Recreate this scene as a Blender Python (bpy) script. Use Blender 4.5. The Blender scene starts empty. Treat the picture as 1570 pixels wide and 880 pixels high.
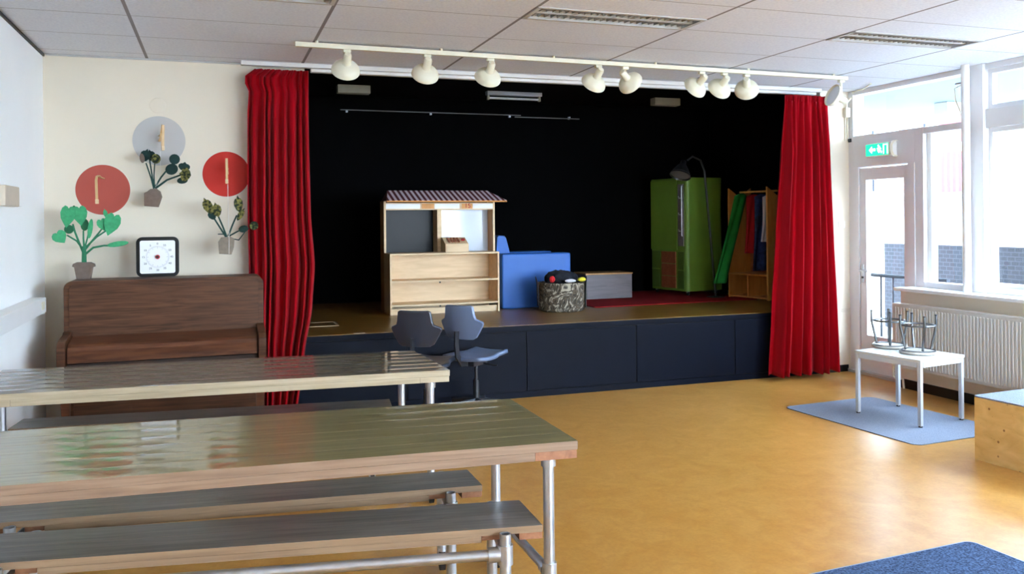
import bpy, bmesh, math, random
from mathutils import Vector, Matrix, Euler
random.seed(7)
C = bpy.context.scene.collection
PI = math.pi
R = math.radians

# ---------------------------------------------------------------- camera model (image taken as 1570 x 880)
F, YAW, ROLL, CX, CY, EYE = 1318.1, .3317, -.0096, 785., 336.6, 1.6
FW = Vector((math.sin(YAW), math.cos(YAW), 0))
RT0 = Vector((math.cos(YAW), -math.sin(YAW), 0))
RT = math.cos(ROLL)*RT0 + math.sin(ROLL)*Vector((0, 0, 1))
UP = -math.sin(ROLL)*RT0 + math.cos(ROLL)*Vector((0, 0, 1))
CAM = Vector((0, 0, EYE))
def at(px, py, axis, val):
    """the point of the room seen at a pixel, on the plane axis = val"""
    d = FW + RT*((px-CX)/F) + UP*((CY-py)/F)
    return CAM + d*((val-CAM[axis])/d[axis])

# ---------------------------------------------------------------- materials
def lin(c):
    return tuple((v/12.92 if v <= .04045 else ((v+.055)/1.055)**2.4) for v in [x/255 for x in c])
def _nodes(name):
    m = bpy.data.materials.new(name); m.use_nodes = True
    nt = m.node_tree
    return m, nt, nt.nodes['Principled BSDF']
def mat(name, rgb, rough=.5, metal=0, var=.06, scale=6, stretch=(1, 1, 1), coat=0, coat_rough=.05, bump=0, bscale=None, sheen=0, spec=.5, detail=4):
    """plain painted / cloth / metal surface: colour with slight mottling, optional fine relief"""
    m, nt, b = _nodes(name)
    c = lin(rgb)
    tc = nt.nodes.new('ShaderNodeTexCoord'); mp = nt.nodes.new('ShaderNodeMapping')
    mp.inputs['Scale'].default_value = stretch
    nt.links.new(tc.outputs['Object'], mp.inputs['Vector'])
    nz = nt.nodes.new('ShaderNodeTexNoise'); nz.inputs['Scale'].default_value = scale; nz.inputs['Detail'].default_value = detail
    nt.links.new(mp.outputs['Vector'], nz.inputs['Vector'])
    cr = nt.nodes.new('ShaderNodeValToRGB')
    cr.color_ramp.elements[0].position = .3; cr.color_ramp.elements[1].position = .7
    cr.color_ramp.elements[0].color = (*[x*(1-var) for x in c], 1)
    cr.color_ramp.elements[1].color = (*[min(1, x*(1+var)) for x in c], 1)
    nt.links.new(nz.outputs['Fac'], cr.inputs['Fac']); nt.links.new(cr.outputs['Color'], b.inputs['Base Color'])
    b.inputs['Roughness'].default_value = rough; b.inputs['Metallic'].default_value = metal
    b.inputs['Coat Weight'].default_value = coat; b.inputs['Coat Roughness'].default_value = coat_rough
    b.inputs['Sheen Weight'].default_value = sheen; b.inputs['Specular IOR Level'].default_value = spec
    if bump:
        n2 = nt.nodes.new('ShaderNodeTexNoise'); n2.inputs['Scale'].default_value = bscale or scale*4
        nt.links.new(mp.outputs['Vector'], n2.inputs['Vector'])
        bp = nt.nodes.new('ShaderNodeBump'); bp.inputs['Strength'].default_value = bump; bp.inputs['Distance'].default_value = .01
        nt.links.new(n2.outputs['Fac'], bp.inputs['Height']); nt.links.new(bp.outputs['Normal'], b.inputs['Normal'])
    return m
def wood(name, c1, c2, rough=.45, stretch=(1.2, 18, 18), coat=0, coat_rough=.06, wave=0, knots=0, spec=.5):
    """grained timber; stretch sets the grain direction; wave adds the cupping of single boards; knots dark spots"""
    m, nt, b = _nodes(name)
    a, d = lin(c1), lin(c2)
    tc = nt.nodes.new('ShaderNodeTexCoord'); mp = nt.nodes.new('ShaderNodeMapping')
    mp.inputs['Scale'].default_value = stretch
    nt.links.new(tc.outputs['Object'], mp.inputs['Vector'])
    nz = nt.nodes.new('ShaderNodeTexNoise'); nz.inputs['Scale'].default_value = 2.2; nz.inputs['Detail'].default_value = 8; nz.inputs['Distortion'].default_value = .6
    nt.links.new(mp.outputs['Vector'], nz.inputs['Vector'])
    cr = nt.nodes.new('ShaderNodeValToRGB')
    cr.color_ramp.elements[0].position = .32; cr.color_ramp.elements[1].position = .68
    cr.color_ramp.elements[0].color = (*a, 1); cr.color_ramp.elements[1].color = (*d, 1)
    nt.links.new(nz.outputs['Fac'], cr.inputs['Fac'])
    out = cr.outputs['Color']
    if knots:
        vo = nt.nodes.new('ShaderNodeTexVoronoi'); vo.inputs['Scale'].default_value = knots
        nt.links.new(tc.outputs['Object'], vo.inputs['Vector'])
        kr = nt.nodes.new('ShaderNodeValToRGB')
        kr.color_ramp.elements[0].position = .08; kr.color_ramp.elements[0].color = (.30, .17, .08, 1)
        kr.color_ramp.elements[1].position = .16; kr.color_ramp.elements[1].color = (1, 1, 1, 1)
        nt.links.new(vo.outputs['Distance'], kr.inputs['Fac'])
        mx = nt.nodes.new('ShaderNodeMixRGB'); mx.blend_type = 'MULTIPLY'; mx.inputs['Fac'].default_value = .9
        nt.links.new(out, mx.inputs['Color1']); nt.links.new(kr.outputs['Color'], mx.inputs['Color2'])
        out = mx.outputs['Color']
    nt.links.new(out, b.inputs['Base Color'])
    b.inputs['Roughness'].default_value = rough; b.inputs['Specular IOR Level'].default_value = spec
    b.inputs['Coat Weight'].default_value = coat; b.inputs['Coat Roughness'].default_value = coat_rough; b.inputs['Coat IOR'].default_value = 1.75
    bp = nt.nodes.new('ShaderNodeBump'); bp.inputs['Strength'].default_value = .08; bp.inputs['Distance'].default_value = .004
    nt.links.new(nz.outputs['Fac'], bp.inputs['Height'])
    nt.links.new(bp.outputs['Normal'], b.inputs['Normal'])
    if wave:
        m2 = nt.nodes.new('ShaderNodeMapping'); m2.inputs['Scale'].default_value = (1.1, 17, 1)
        nt.links.new(tc.outputs['Object'], m2.inputs['Vector'])
        n3 = nt.nodes.new('ShaderNodeTexNoise'); n3.inputs['Scale'].default_value = 1.6; n3.inputs['Detail'].default_value = 2
        nt.links.new(m2.outputs['Vector'], n3.inputs['Vector'])
        b3 = nt.nodes.new('ShaderNodeBump'); b3.inputs['Strength'].default_value = wave; b3.inputs['Distance'].default_value = .01
        nt.links.new(n3.outputs['Fac'], b3.inputs['Height'])
        nt.links.new(b3.outputs['Normal'], b.inputs['Coat Normal'])
    return m
def emit(name, rgb, strength):
    m, nt, b = _nodes(name)
    b.inputs['Base Color'].default_value = (*lin(rgb), 1)
    b.inputs['Emission Color'].default_value = (*lin(rgb), 1); b.inputs['Emission Strength'].default_value = strength
    return m
def glass_pane(name):
    m = bpy.data.materials.new(name); m.use_nodes = True
    nt = m.node_tree; nt.nodes.clear()
    o = nt.nodes.new('ShaderNodeOutputMaterial'); mx = nt.nodes.new('ShaderNodeMixShader')
    t = nt.nodes.new('ShaderNodeBsdfTransparent'); g = nt.nodes.new('ShaderNodeBsdfGlossy')
    t.inputs['Color'].default_value = (.97, .985, .98, 1); g.inputs['Roughness'].default_value = .01
    fr = nt.nodes.new('ShaderNodeFresnel'); fr.inputs['IOR'].default_value = 1.35
    ge = nt.nodes.new('ShaderNodeNewGeometry'); iv = nt.nodes.new('ShaderNodeMath'); iv.operation = 'SUBTRACT'; iv.inputs[0].default_value = 1
    mu = nt.nodes.new('ShaderNodeMath'); mu.operation = 'MULTIPLY'
    nt.links.new(ge.outputs['Backfacing'], iv.inputs[1]); nt.links.new(iv.outputs[0], mu.inputs[0]); nt.links.new(fr.outputs['Fac'], mu.inputs[1])
    nt.links.new(mu.outputs[0], mx.inputs['Fac']); nt.links.new(t.outputs[0], mx.inputs[1]); nt.links.new(g.outputs[0], mx.inputs[2])
    nt.links.new(mx.outputs[0], o.inputs['Surface'])
    return m
def stripes(name, ca, cb, period, duty=.5, axis='X'):
    m, nt, b = _nodes(name)
    tc = nt.nodes.new('ShaderNodeTexCoord'); sp = nt.nodes.new('ShaderNodeSeparateXYZ')
    nt.links.new(tc.outputs['Object'], sp.inputs[0])
    dv = nt.nodes.new('ShaderNodeMath'); dv.operation = 'DIVIDE'; dv.inputs[1].default_value = period
    fr = nt.nodes.new('ShaderNodeMath'); fr.operation = 'FRACT'
    gt = nt.nodes.new('ShaderNodeMath'); gt.operation = 'GREATER_THAN'; gt.inputs[1].default_value = duty
    nt.links.new(sp.outputs[axis], dv.inputs[0]); nt.links.new(dv.outputs[0], fr.inputs[0]); nt.links.new(fr.outputs[0], gt.inputs[0])
    mx = nt.nodes.new('ShaderNodeMixRGB'); mx.inputs['Color1'].default_value = (*lin(ca), 1); mx.inputs['Color2'].default_value = (*lin(cb), 1)
    nt.links.new(gt.outputs[0], mx.inputs['Fac']); nt.links.new(mx.outputs[0], b.inputs['Base Color'])
    b.inputs['Roughness'].default_value = .8
    return m
def brick(name, c1, c2, mortar, scale=4.5):
    m, nt, b = _nodes(name)
    tc = nt.nodes.new('ShaderNodeTexCoord'); sp = nt.nodes.new('ShaderNodeSeparateXYZ'); cb = nt.nodes.new('ShaderNodeCombineXYZ')
    nt.links.new(tc.outputs['Object'], sp.inputs[0])
    nt.links.new(sp.outputs['Y'], cb.inputs['X']); nt.links.new(sp.outputs['Z'], cb.inputs['Y'])
    bt = nt.nodes.new('ShaderNodeTexBrick'); bt.inputs['Scale'].default_value = scale
    bt.inputs['Color1'].default_value = (*lin(c1), 1); bt.inputs['Color2'].default_value = (*lin(c2), 1); bt.inputs['Mortar'].default_value = (*lin(mortar), 1)
    nt.links.new(cb.outputs[0], bt.inputs['Vector']); nt.links.new(bt.outputs['Color'], b.inputs['Base Color'])
    b.inputs['Roughness'].default_value = .85
    return m
def floor_mat(name):
    m, nt, b = _nodes(name)
    tc = nt.nodes.new('ShaderNodeTexCoord')
    def noise(s, d, st=(1, 1, 1)):
        mp = nt.nodes.new('ShaderNodeMapping'); mp.inputs['Scale'].default_value = st
        nt.links.new(tc.outputs['Object'], mp.inputs['Vector'])
        n = nt.nodes.new('ShaderNodeTexNoise'); n.inputs['Scale'].default_value = s; n.inputs['Detail'].default_value = d; n.inputs['Distortion'].default_value = 1.2
        nt.links.new(mp.outputs['Vector'], n.inputs['Vector']); return n
    n1, n2 = noise(5, 6), noise(34, 4)
    cr = nt.nodes.new('ShaderNodeValToRGB')
    cr.color_ramp.elements[0].position = .3; cr.color_ramp.elements[0].color = (*lin((188, 134, 60)), 1)
    cr.color_ramp.elements[1].position = .72; cr.color_ramp.elements[1].color = (*lin((203, 152, 80)), 1)
    nt.links.new(n1.outputs['Fac'], cr.inputs['Fac'])
    c2 = nt.nodes.new('ShaderNodeValToRGB')
    c2.color_ramp.elements[0].position = .34; c2.color_ramp.elements[0].color = (.88, .84, .78, 1)
    c2.color_ramp.elements[1].position = .62; c2.color_ramp.elements[1].color = (1, 1, 1, 1)
    nt.links.new(n2.outputs['Fac'], c2.inputs['Fac'])
    mx = nt.nodes.new('ShaderNodeMixRGB'); mx.blend_type = 'MULTIPLY'; mx.inputs['Fac'].default_value = .8
    nt.links.new(cr.outputs['Color'], mx.inputs['Color1']); nt.links.new(c2.outputs['Color'], mx.inputs['Color2'])
    nt.links.new(mx.outputs['Color'], b.inputs['Base Color'])
    b.inputs['Roughness'].default_value = .31; b.inputs['Specular IOR Level'].default_value = .5
    bp = nt.nodes.new('ShaderNodeBump'); bp.inputs['Strength'].default_value = .04; bp.inputs['Distance'].default_value = .001
    nt.links.new(n2.outputs['Fac'], bp.inputs['Height']); nt.links.new(bp.outputs['Normal'], b.inputs['Normal'])
    return m
GX0, GDX, GY0, GDY = -.498, 1.176, 5.165, .64     # ceiling tile grid
def ceiling_mat(name):
    m, nt, b = _nodes(name)
    tc = nt.nodes.new('ShaderNodeTexCoord'); sp = nt.nodes.new('ShaderNodeSeparateXYZ')
    nt.links.new(tc.outputs['Object'], sp.inputs[0])
    def line(ax, o, d, w):
        s = nt.nodes.new('ShaderNodeMath'); s.operation = 'SUBTRACT'; s.inputs[1].default_value = o - w/2 - 20*d
        nt.links.new(sp.outputs[ax], s.inputs[0])
        q = nt.nodes.new('ShaderNodeMath'); q.operation = 'MODULO'; q.inputs[1].default_value = d
        nt.links.new(s.outputs[0], q.inputs[0])
        l = nt.nodes.new('ShaderNodeMath'); l.operation = 'LESS_THAN'; l.inputs[1].default_value = w
        nt.links.new(q.outputs[0], l.inputs[0]); return l
    lx, ly = line('X', GX0, GDX, .022), line('Y', GY0, GDY, .009)
    nz = nt.nodes.new('ShaderNodeTexNoise'); nz.inputs['Scale'].default_value = 60; nz.inputs['Detail'].default_value = 5
    nt.links.new(tc.outputs['Object'], nz.inputs['Vector'])
    cr = nt.nodes.new('ShaderNodeValToRGB')
    cr.color_ramp.elements[0].position = .35; cr.color_ramp.elements[0].color = (*lin((222, 226, 236)), 1)
    cr.color_ramp.elements[1].position = .6; cr.color_ramp.elements[1].color = (*lin((232, 236, 244)), 1)
    nt.links.new(nz.outputs['Fac'], cr.inputs['Fac'])
    m1 = nt.nodes.new('ShaderNodeMixRGB'); m1.inputs['Color2'].default_value = (*lin((158, 156, 160)), 1)
    m2 = nt.nodes.new('ShaderNodeMixRGB'); m2.inputs['Color2'].default_value = (*lin((138, 134, 138)), 1)
    nt.links.new(ly.outputs[0], m1.inputs['Fac']); nt.links.new(cr.outputs['Color'], m1.inputs['Color1'])
    nt.links.new(lx.outputs[0], m2.inputs['Fac']); nt.links.new(m1.outputs['Color'], m2.inputs['Color1'])
    nt.links.new(m2.outputs['Color'], b.inputs['Base Color']); b.inputs['Roughness'].default_value = .9
    return m
def speckle(name, c1, c2, scale, rough=.95, lo=.42, hi=.58):
    m, nt, b = _nodes(name)
    tc = nt.nodes.new('ShaderNodeTexCoord'); nz = nt.nodes.new('ShaderNodeTexNoise'); nz.inputs['Scale'].default_value = scale; nz.inputs['Detail'].default_value = 3
    nt.links.new(tc.outputs['Object'], nz.inputs['Vector'])
    cr = nt.nodes.new('ShaderNodeValToRGB')
    cr.color_ramp.elements[0].position = lo; cr.color_ramp.elements[0].color = (*lin(c1), 1)
    cr.color_ramp.elements[1].position = hi; cr.color_ramp.elements[1].color = (*lin(c2), 1)
    nt.links.new(nz.outputs['Fac'], cr.inputs['Fac']); nt.links.new(cr.outputs['Color'], b.inputs['Base Color'])
    b.inputs['Roughness'].default_value = rough; b.inputs['Specular IOR Level'].default_value = .2
    bp = nt.nodes.new('ShaderNodeBump'); bp.inputs['Strength'].default_value = .3; bp.inputs['Distance'].default_value = .003
    nt.links.new(nz.outputs['Fac'], bp.inputs['Height']); nt.links.new(bp.outputs['Normal'], b.inputs['Normal'])
    return m
def marble_print(name):
    m, nt, b = _nodes(name)
    tc = nt.nodes.new('ShaderNodeTexCoord')
    nz = nt.nodes.new('ShaderNodeTexNoise'); nz.inputs['Scale'].default_value = 7; nz.inputs['Detail'].default_value = 4; nz.inputs['Distortion'].default_value = 3.5
    nt.links.new(tc.outputs['Object'], nz.inputs['Vector'])
    cr = nt.nodes.new('ShaderNodeValToRGB'); e = cr.color_ramp.elements
    e[0].position = .36; e[0].color = (*lin((30, 26, 22)), 1); e[1].position = .62; e[1].color = (*lin((170, 160, 140)), 1)
    k = e.new(.46); k.color = (*lin((96, 82, 62)), 1); k = e.new(.52); k.color = (*lin((40, 36, 34)), 1)
    nt.links.new(nz.outputs['Fac'], cr.inputs['Fac']); nt.links.new(cr.outputs['Color'], b.inputs['Base Color'])
    b.inputs['Roughness'].default_value = .8
    return m

M = dict(
    wall=mat('wall_paint_cream', (230, 219, 200), .75, var=.015, scale=3),
    wall_left=mat('wall_paint_white', (246, 246, 244), .7, var=.012, scale=3),
    black=mat('stage_black_paint', (5, 5, 6), .95, var=.2, spec=.06),
    frame=mat('window_frame_paint', (226, 226, 228), .4, var=.015),
    white=mat('white_lacquer', (236, 236, 234), .35, var=.01),
    cream_metal=mat('cream_enamel', (228, 222, 200), .35, var=.02),
    radiator=mat('radiator_enamel', (212, 208, 200), .35, var=.01),
    floor=floor_mat('yellow_linoleum'), ceiling=ceiling_mat('ceiling_tiles'),
    stage_floor=wood('stage_floor_boards', (112, 78, 30), (140, 100, 42), .3, (1.2, 10, 10)),
    navy=mat('navy_panel_paint', (11, 15, 27), .42, var=.08, spec=.07),
    navy_dark=mat('navy_dark_paint', (8, 10, 18), .5, var=.08, spec=.1),
    dark_base=mat('black_skirting_and_shadow_gap', (24, 22, 22), .5, var=.1),
    red=mat('red_velvet', (158, 4, 22), .9, var=.12, scale=9, stretch=(3, 3, .3), sheen=.06, spec=.06),
    piano=wood('oak_dark_stained', (62, 36, 22), (98, 63, 42), .5, (1.6, 26, 26), spec=.25),
    piano_shade=wood('oak_underside_painted_shade', (34, 20, 14), (52, 32, 24), .6, (1.6, 16, 16)), clock_black=mat('clock_black_plastic', (12, 12, 14), .4, var=.05, spec=.3),
    piano_warm=wood('oak_warm_stained', (74, 42, 27), (108, 66, 43), .45, (1.6, 16, 16), spec=.3),
    tabletop=wood('table_boards_varnished', (114, 107, 70), (138, 130, 88), .5, (1.2, 20, 20), coat=1, coat_rough=.025, wave=.022),
    tabletop_grey=wood('table_boards_grey_varnished', (104, 98, 84), (128, 120, 104), .5, (1.2, 20, 20), coat=1, coat_rough=.025, wave=.022),
    edge=wood('table_edge_timber', (124, 98, 78), (150, 124, 102), .55, (1.2, 20, 20)),
    edge_pale=wood('pale_edge_timber', (166, 150, 122), (190, 174, 146), .55, (1.2, 20, 20)),
    batten=wood('batten_timber', (128, 84, 58), (160, 108, 76), .55, (14, 2, 14)),
    bench=wood('bench_boards_grey', (100, 95, 90), (128, 122, 114), .4, (1.2, 20, 20), coat=.35, coat_rough=.2),
    bench_edge=wood('bench_edge_timber', (130, 104, 80), (154, 127, 99), .55, (1.2, 20, 20)),
    steel=mat('galvanised_tube', (186, 190, 196), .34, .9, var=.1, scale=18),
    steel_dark=mat('tube_bore', (14, 14, 15), .7, var=.1),
    rubber=mat('black_rubber', (30, 30, 32), .6, var=.1),
    plastic_black=mat('black_plastic', (34, 36, 42), .36, var=.05), chair_dark=mat('dark_shell_plastic', (44, 49, 62), .28, var=.05, spec=.8),
    chair_sheen=mat('black_shell_painted_sheen', (108, 124, 154), .3, var=.04, spec=.8),  # black plastic like the other chair; reflected light put into the base colour
    ply=wood('birch_plywood', (214, 184, 142), (230, 202, 162), .5, (1.5, 9, 9)),
    ply_tan=wood('plywood_tan', (184, 134, 74), (202, 152, 92), .5, (9, 9, 1.5)),
    osb=wood('knotty_plywood', (206, 166, 98), (226, 190, 126), .55, (3, 3, 7), knots=15),
    slate=mat('chalkboard', (26, 25, 28), .3, var=.1, spec=.12),
    whiteboard=mat('whiteboard_enamel', (206, 216, 232), .08, var=.01),
    awning=stripes('awning_stripes', (96, 6, 24), (246, 228, 234), .056, .5),
    blue=mat('blue_vinyl', (46, 104, 186), .55, var=.03),
    basket=marble_print('basket_print'),
    cloth_dark=mat('dark_cloth', (24, 26, 36), .95, var=.3),
    cloth_red=mat('red_cloth', (190, 26, 34), .9, var=.1), cloth_yellow=mat('yellow_cloth', (214, 200, 60), .9, var=.1),
    cloth_white=mat('white_cloth', (220, 220, 226), .9, var=.05), cloth_green=mat('green_cloth', (28, 142, 56), .9, var=.15, scale=10),
    cloth_blue=mat('blue_print_cloth', (44, 62, 110), .9, var=.5, scale=24),
    grey_wood=wood('limed_wood', (112, 106, 110), (130, 122, 126), .6, (1.5, 12, 12)),
    rug_red=speckle('red_rug_pile', (130, 14, 20), (160, 26, 30), 120),
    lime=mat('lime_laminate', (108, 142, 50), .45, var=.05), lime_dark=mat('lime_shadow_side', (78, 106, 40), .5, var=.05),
    drawer=wood('red_brown_drawer', (132, 70, 44), (150, 84, 54), .5, (2, 9, 9)),
    orange_wood=wood('beech_orange', (204, 136, 62), (222, 156, 80), .5, (9, 9, 1.5)),
    mat_grey=speckle('grey_felt_mat', (122, 130, 146), (144, 152, 168), 160),
    mat_blue=speckle('blue_carpet_pile', (34, 50, 78), (82, 106, 142), 110, lo=.36, hi=.64),
    mat_edge=mat('carpet_binding', (150, 166, 186), .8, var=.05),
    leg_white=mat('powder_white_steel', (196, 200, 206), .4, var=.01), top_white=mat('pale_laminate', (206, 209, 207), .28, var=.01),
    stool_steel=mat('brushed_steel', (120, 124, 128), .3, 1, var=.08), stool_seat=wood('stool_seat_ply', (176, 170, 160), (196, 190, 180), .35, (1.5, 8, 8)),
    disc_grey=mat('grey_disc_paint', (190, 188, 186), .8, var=.02), disc_red=mat('terracotta_disc_paint', (180, 82, 70), .8, var=.03),
    disc_scarlet=mat('scarlet_disc_paint', (194, 44, 34), .8, var=.03), patch=mat('filler_patch_paint', (230, 222, 206), .6, var=.01),
    bent=wood('bent_ash_strip', (206, 170, 118), (226, 194, 146), .5, (8, 8, 2)),
    leaf=mat('felt_leaf_green', (64, 160, 108), .9, var=.16, scale=40), leaf_mid=mat('felt_leaf_deep_green', (32, 96, 62), .9, var=.15, scale=40),
    leaf_dark=mat('felt_leaf_blackgreen', (16, 48, 44), .9, var=.2, scale=40), leaf_spot=speckle('felt_leaf_spotted', (26, 38, 28), (136, 128, 70), 55, lo=.44, hi=.64),
    stem=mat('felt_stem_green', (44, 120, 84), .9, var=.1), stem_dark=mat('felt_stem_dark', (18, 62, 56), .9, var=.1),
    pot=mat('felt_pot_taupe', (112, 96, 86), .95, var=.12, scale=30), pot_grey=mat('felt_pot_grey', (134, 122, 108), .95, var=.12, scale=30),
    string=mat('white_string', (236, 234, 228), .8),
    clock_face=mat('clock_face_white', (240, 242, 246), .4, var=.01), ink=mat('black_ink', (24, 24, 28), .6), ink_red=mat('red_ink', (180, 24, 34), .5),
    exit_green=emit('exit_sign_green', (20, 190, 130), 1.3), exit_white=emit('exit_sign_white', (235, 255, 245), 1.6),
    lamp_metal=mat('spotlight_enamel', (232, 228, 206), .34, var=.02), louvre=mat('louvre_aluminium', (190, 186, 180), .5, .1, var=.03), lamp_inside=mat('fixture_reflector', (200, 200, 204), .3, .4, var=.02),
    louvre_dim=mat('dull_grey_metal', (120, 118, 116), .6), tube=mat('unlit_tube', (232, 236, 240), .25, var=.01), stage_box=mat('beige_fixture_plastic', (176, 170, 148), .5, var=.05),
    lamp_black=mat('black_lamp_enamel', (20, 20, 22), .4, var=.05),
    glass=glass_pane('window_glass'),
    box_beige=mat('beige_cover', (206, 192, 172), .6, var=.06, scale=14, stretch=(1, 6, 1)),
    pavement=mat('pavement_slabs', (150, 150, 148), .9, var=.06), stucco=mat('white_stucco', (190, 192, 196), .85, var=.02),
    brick_dark=brick('dark_brick', (26, 26, 33), (34, 34, 42), (52, 54, 62), 4.2), brick_light=brick('pale_brick', (226, 220, 212), (212, 206, 200), (238, 236, 232), 4.2),
    pink=mat('pink_render', (120, 44, 60), .85, var=.04), canopy=mat('canopy_soffit', (150, 170, 188), .8, var=.01), rail_dark=mat('dark_painted_rail', (50, 54, 62), .5),
    rail_pale=mat('pale_painted_rail', (226, 228, 230), .5), pane_dark=mat('dark_pane', (30, 34, 42), .1), post_blue=mat('blue_grey_post', (160, 170, 184), .6),
)

# ---------------------------------------------------------------- mesh building
class MB:
    def __init__(s): s.bm = bmesh.new()
    def _merge(s, t, mtx=None, mi=0):
        if mtx is not None: bmesh.ops.transform(t, matrix=mtx, verts=t.verts)
        for f in t.faces: f.material_index = mi
        me = bpy.data.meshes.new('tmp'); t.to_mesh(me); t.free()
        s.bm.from_mesh(me); bpy.data.meshes.remove(me); return s
    def box(s, c, size, rot=None, bev=0, mi=0, seg=2):
        t = bmesh.new(); bmesh.ops.create_cube(t, size=1)
        bmesh.ops.scale(t, vec=size, verts=t.verts)
        if bev: bmesh.ops.bevel(t, geom=list(t.edges), offset=bev, segments=seg, profile=.5, affect='EDGES')
        m = Matrix.Translation(c)
        if rot is not None: m = m @ (rot.to_matrix().to_4x4() if isinstance(rot, Euler) else rot.to_4x4())
        return s._merge(t, m, mi)
    def span(s, a, b, bev=0, mi=0, seg=2):
        a, b = Vector(a), Vector(b)
        return s.box((a+b)/2, [abs(x) for x in (b-a)], None, bev, mi, seg)
    def cyl(s, a, b, r, r2=None, seg=18, mi=0, cap=True):
        a, b = Vector(a), Vector(b); d = b-a
        t = bmesh.new(); bmesh.ops.create_cone(t, cap_ends=cap, segments=seg, radius1=r, radius2=r if r2 is None else r2, depth=d.length)
        return s._merge(t, Matrix.Translation((a+b)/2) @ d.to_track_quat('Z', 'Y').to_matrix().to_4x4(), mi)
    def lathe(s, prof, seg=24, mtx=None, mi=0):
        t = bmesh.new(); rings = []
        for r, z in prof:
            if r < 1e-5: rings.append([t.verts.new((0, 0, z))])
            else: rings.append([t.verts.new((r*math.cos(2*PI*k/seg), r*math.sin(2*PI*k/seg), z)) for k in range(seg)])
        for A, B in zip(rings, rings[1:]):
            for k in range(seg):
                q = [A[k % len(A)], A[(k+1) % len(A)], B[(k+1) % len(B)], B[k % len(B)]]
                u = []
                for v in q:
                    if v not in u: u.append(v)
                if len(u) > 2: t.faces.new(u)
        bmesh.ops.recalc_face_normals(t, faces=t.faces)
        return s._merge(t, mtx, mi)
    def tube(s, path, r, seg=10, mi=0, closed=False, flat=None):
        """round tube along a path; flat=(w, h) gives a strip of that section instead"""
        P = [Vector(p) for p in path]; n = len(P)
        t = bmesh.new(); rings = []; prev = None
        for i in range(n):
            a = P[i-1] if (i or closed) else P[i]; b = P[(i+1) % n] if (i < n-1 or closed) else P[i]
            d = (b-a).normalized()
            if prev is None:
                ref = Vector((0, 0, 1)) if abs(d.z) < .9 else Vector((1, 0, 0))
                if flat: ref = Vector((1, 0, 0))
                u = (ref - d*ref.dot(d)).normalized()
            else: u = (prev - d*prev.dot(d)).normalized()
            prev = u; w = d.cross(u)
            if flat: rings.append([t.verts.new(P[i] + u*x*flat[0]/2 + w*y*flat[1]/2) for x, y in ((-1, -1), (1, -1), (1, 1), (-1, 1))])
            else:
                rr = r[i] if isinstance(r, (list, tuple)) else r
                rings.append([t.verts.new(P[i] + u*math.cos(2*PI*k/seg)*rr + w*math.sin(2*PI*k/seg)*rr) for k in range(seg)])
        sg = len(rings[0])
        for i in range(n if closed else n-1):
            A, B = rings[i], rings[(i+1) % n]
            for k in range(sg): t.faces.new((A[k], A[(k+1) % sg], B[(k+1) % sg], B[k]))
        if not closed:
            t.faces.new(rings[0]); t.faces.new(rings[-1])
        bmesh.ops.recalc_face_normals(t, faces=t.faces)
        return s._merge(t, None, mi)
    def prism(s, poly, depth, mtx=None, mi=0, bev=0):
        """2-D outline in x, y extruded along z from 0 to depth"""
        t = bmesh.new(); vs = [t.verts.new((x, y, 0)) for x, y in poly]
        f = t.faces.new(vs)
        ex = bmesh.ops.extrude_face_region(t, geom=[f])
        bmesh.ops.translate(t, vec=(0, 0, depth), verts=[v for v in ex['geom'] if isinstance(v, bmesh.types.BMVert)])
        bmesh.ops.recalc_face_normals(t, faces=t.faces)
        if bev: bmesh.ops.bevel(t, geom=[e for e in t.edges if abs(e.verts[0].co.z-e.verts[1].co.z) < 1e-6], offset=bev, segments=2, profile=.5, affect='EDGES')
        return s._merge(t, mtx, mi)
    def ball(s, c, r, sc=(1, 1, 1), mi=0, sub=2):
        t = bmesh.new(); bmesh.ops.create_icosphere(t, subdivisions=sub, radius=r)
        bmesh.ops.scale(t, vec=sc, verts=t.verts)
        return s._merge(t, Matrix.Translation(c), mi)
    def grid(s, fn, nu, nv, mi=0):
        t = bmesh.new(); V = [[t.verts.new(fn(i/nu, j/nv)) for j in range(nv+1)] for i in range(nu+1)]
        for i in range(nu):
            for j in range(nv): t.faces.new((V[i][j], V[i+1][j], V[i+1][j+1], V[i][j+1]))
        return s._merge(t, None, mi)
    def build(s, name, mats, parent=None, smooth=35, solid=0, offset=0):
        me = bpy.data.meshes.new(name); s.bm.to_mesh(me); s.bm.free()
        for m in (mats if isinstance(mats, (list, tuple)) else [mats]): me.materials.append(m)
        if smooth:
            for p in me.polygons: p.use_smooth = True
            me.set_sharp_from_angle(angle=R(smooth))
        o = bpy.data.objects.new(name, me); C.objects.link(o)
        if parent is not None: o.parent = parent
        if solid:
            md = o.modifiers.new('thickness', 'SOLIDIFY'); md.thickness = solid; md.offset = offset
        if smooth and not solid:
            md = o.modifiers.new('weighted_normals', 'WEIGHTED_NORMAL'); md.keep_sharp = True; md.weight = 80
        return o
def xz(y=0):
    """maps a 2-D outline (x, z) extruded along depth towards -y, front face at y"""
    return Matrix(((1, 0, 0, 0), (0, 0, 1, y), (0, 1, 0, 0), (0, 0, 0, 1)))
def rounded(w, h, r, n=5, corners=(1, 1, 1, 1), x0=0, y0=0):
    """rounded rectangle centred in x0, y0; corners: bottom-left, bottom-right, top-right, top-left"""
    out = []
    for (sx, sy, a0), c in zip(((-1, -1, PI), (1, -1, 1.5*PI), (1, 1, 0), (-1, 1, .5*PI)), corners):
        if not c: out.append((x0+sx*w/2, y0+sy*h/2)); continue
        for k in range(n+1):
            a = a0 + k/n*PI/2
            out.append((x0+sx*(w/2-r)+r*math.cos(a), y0+sy*(h/2-r)+r*math.sin(a)))
    return out
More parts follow.
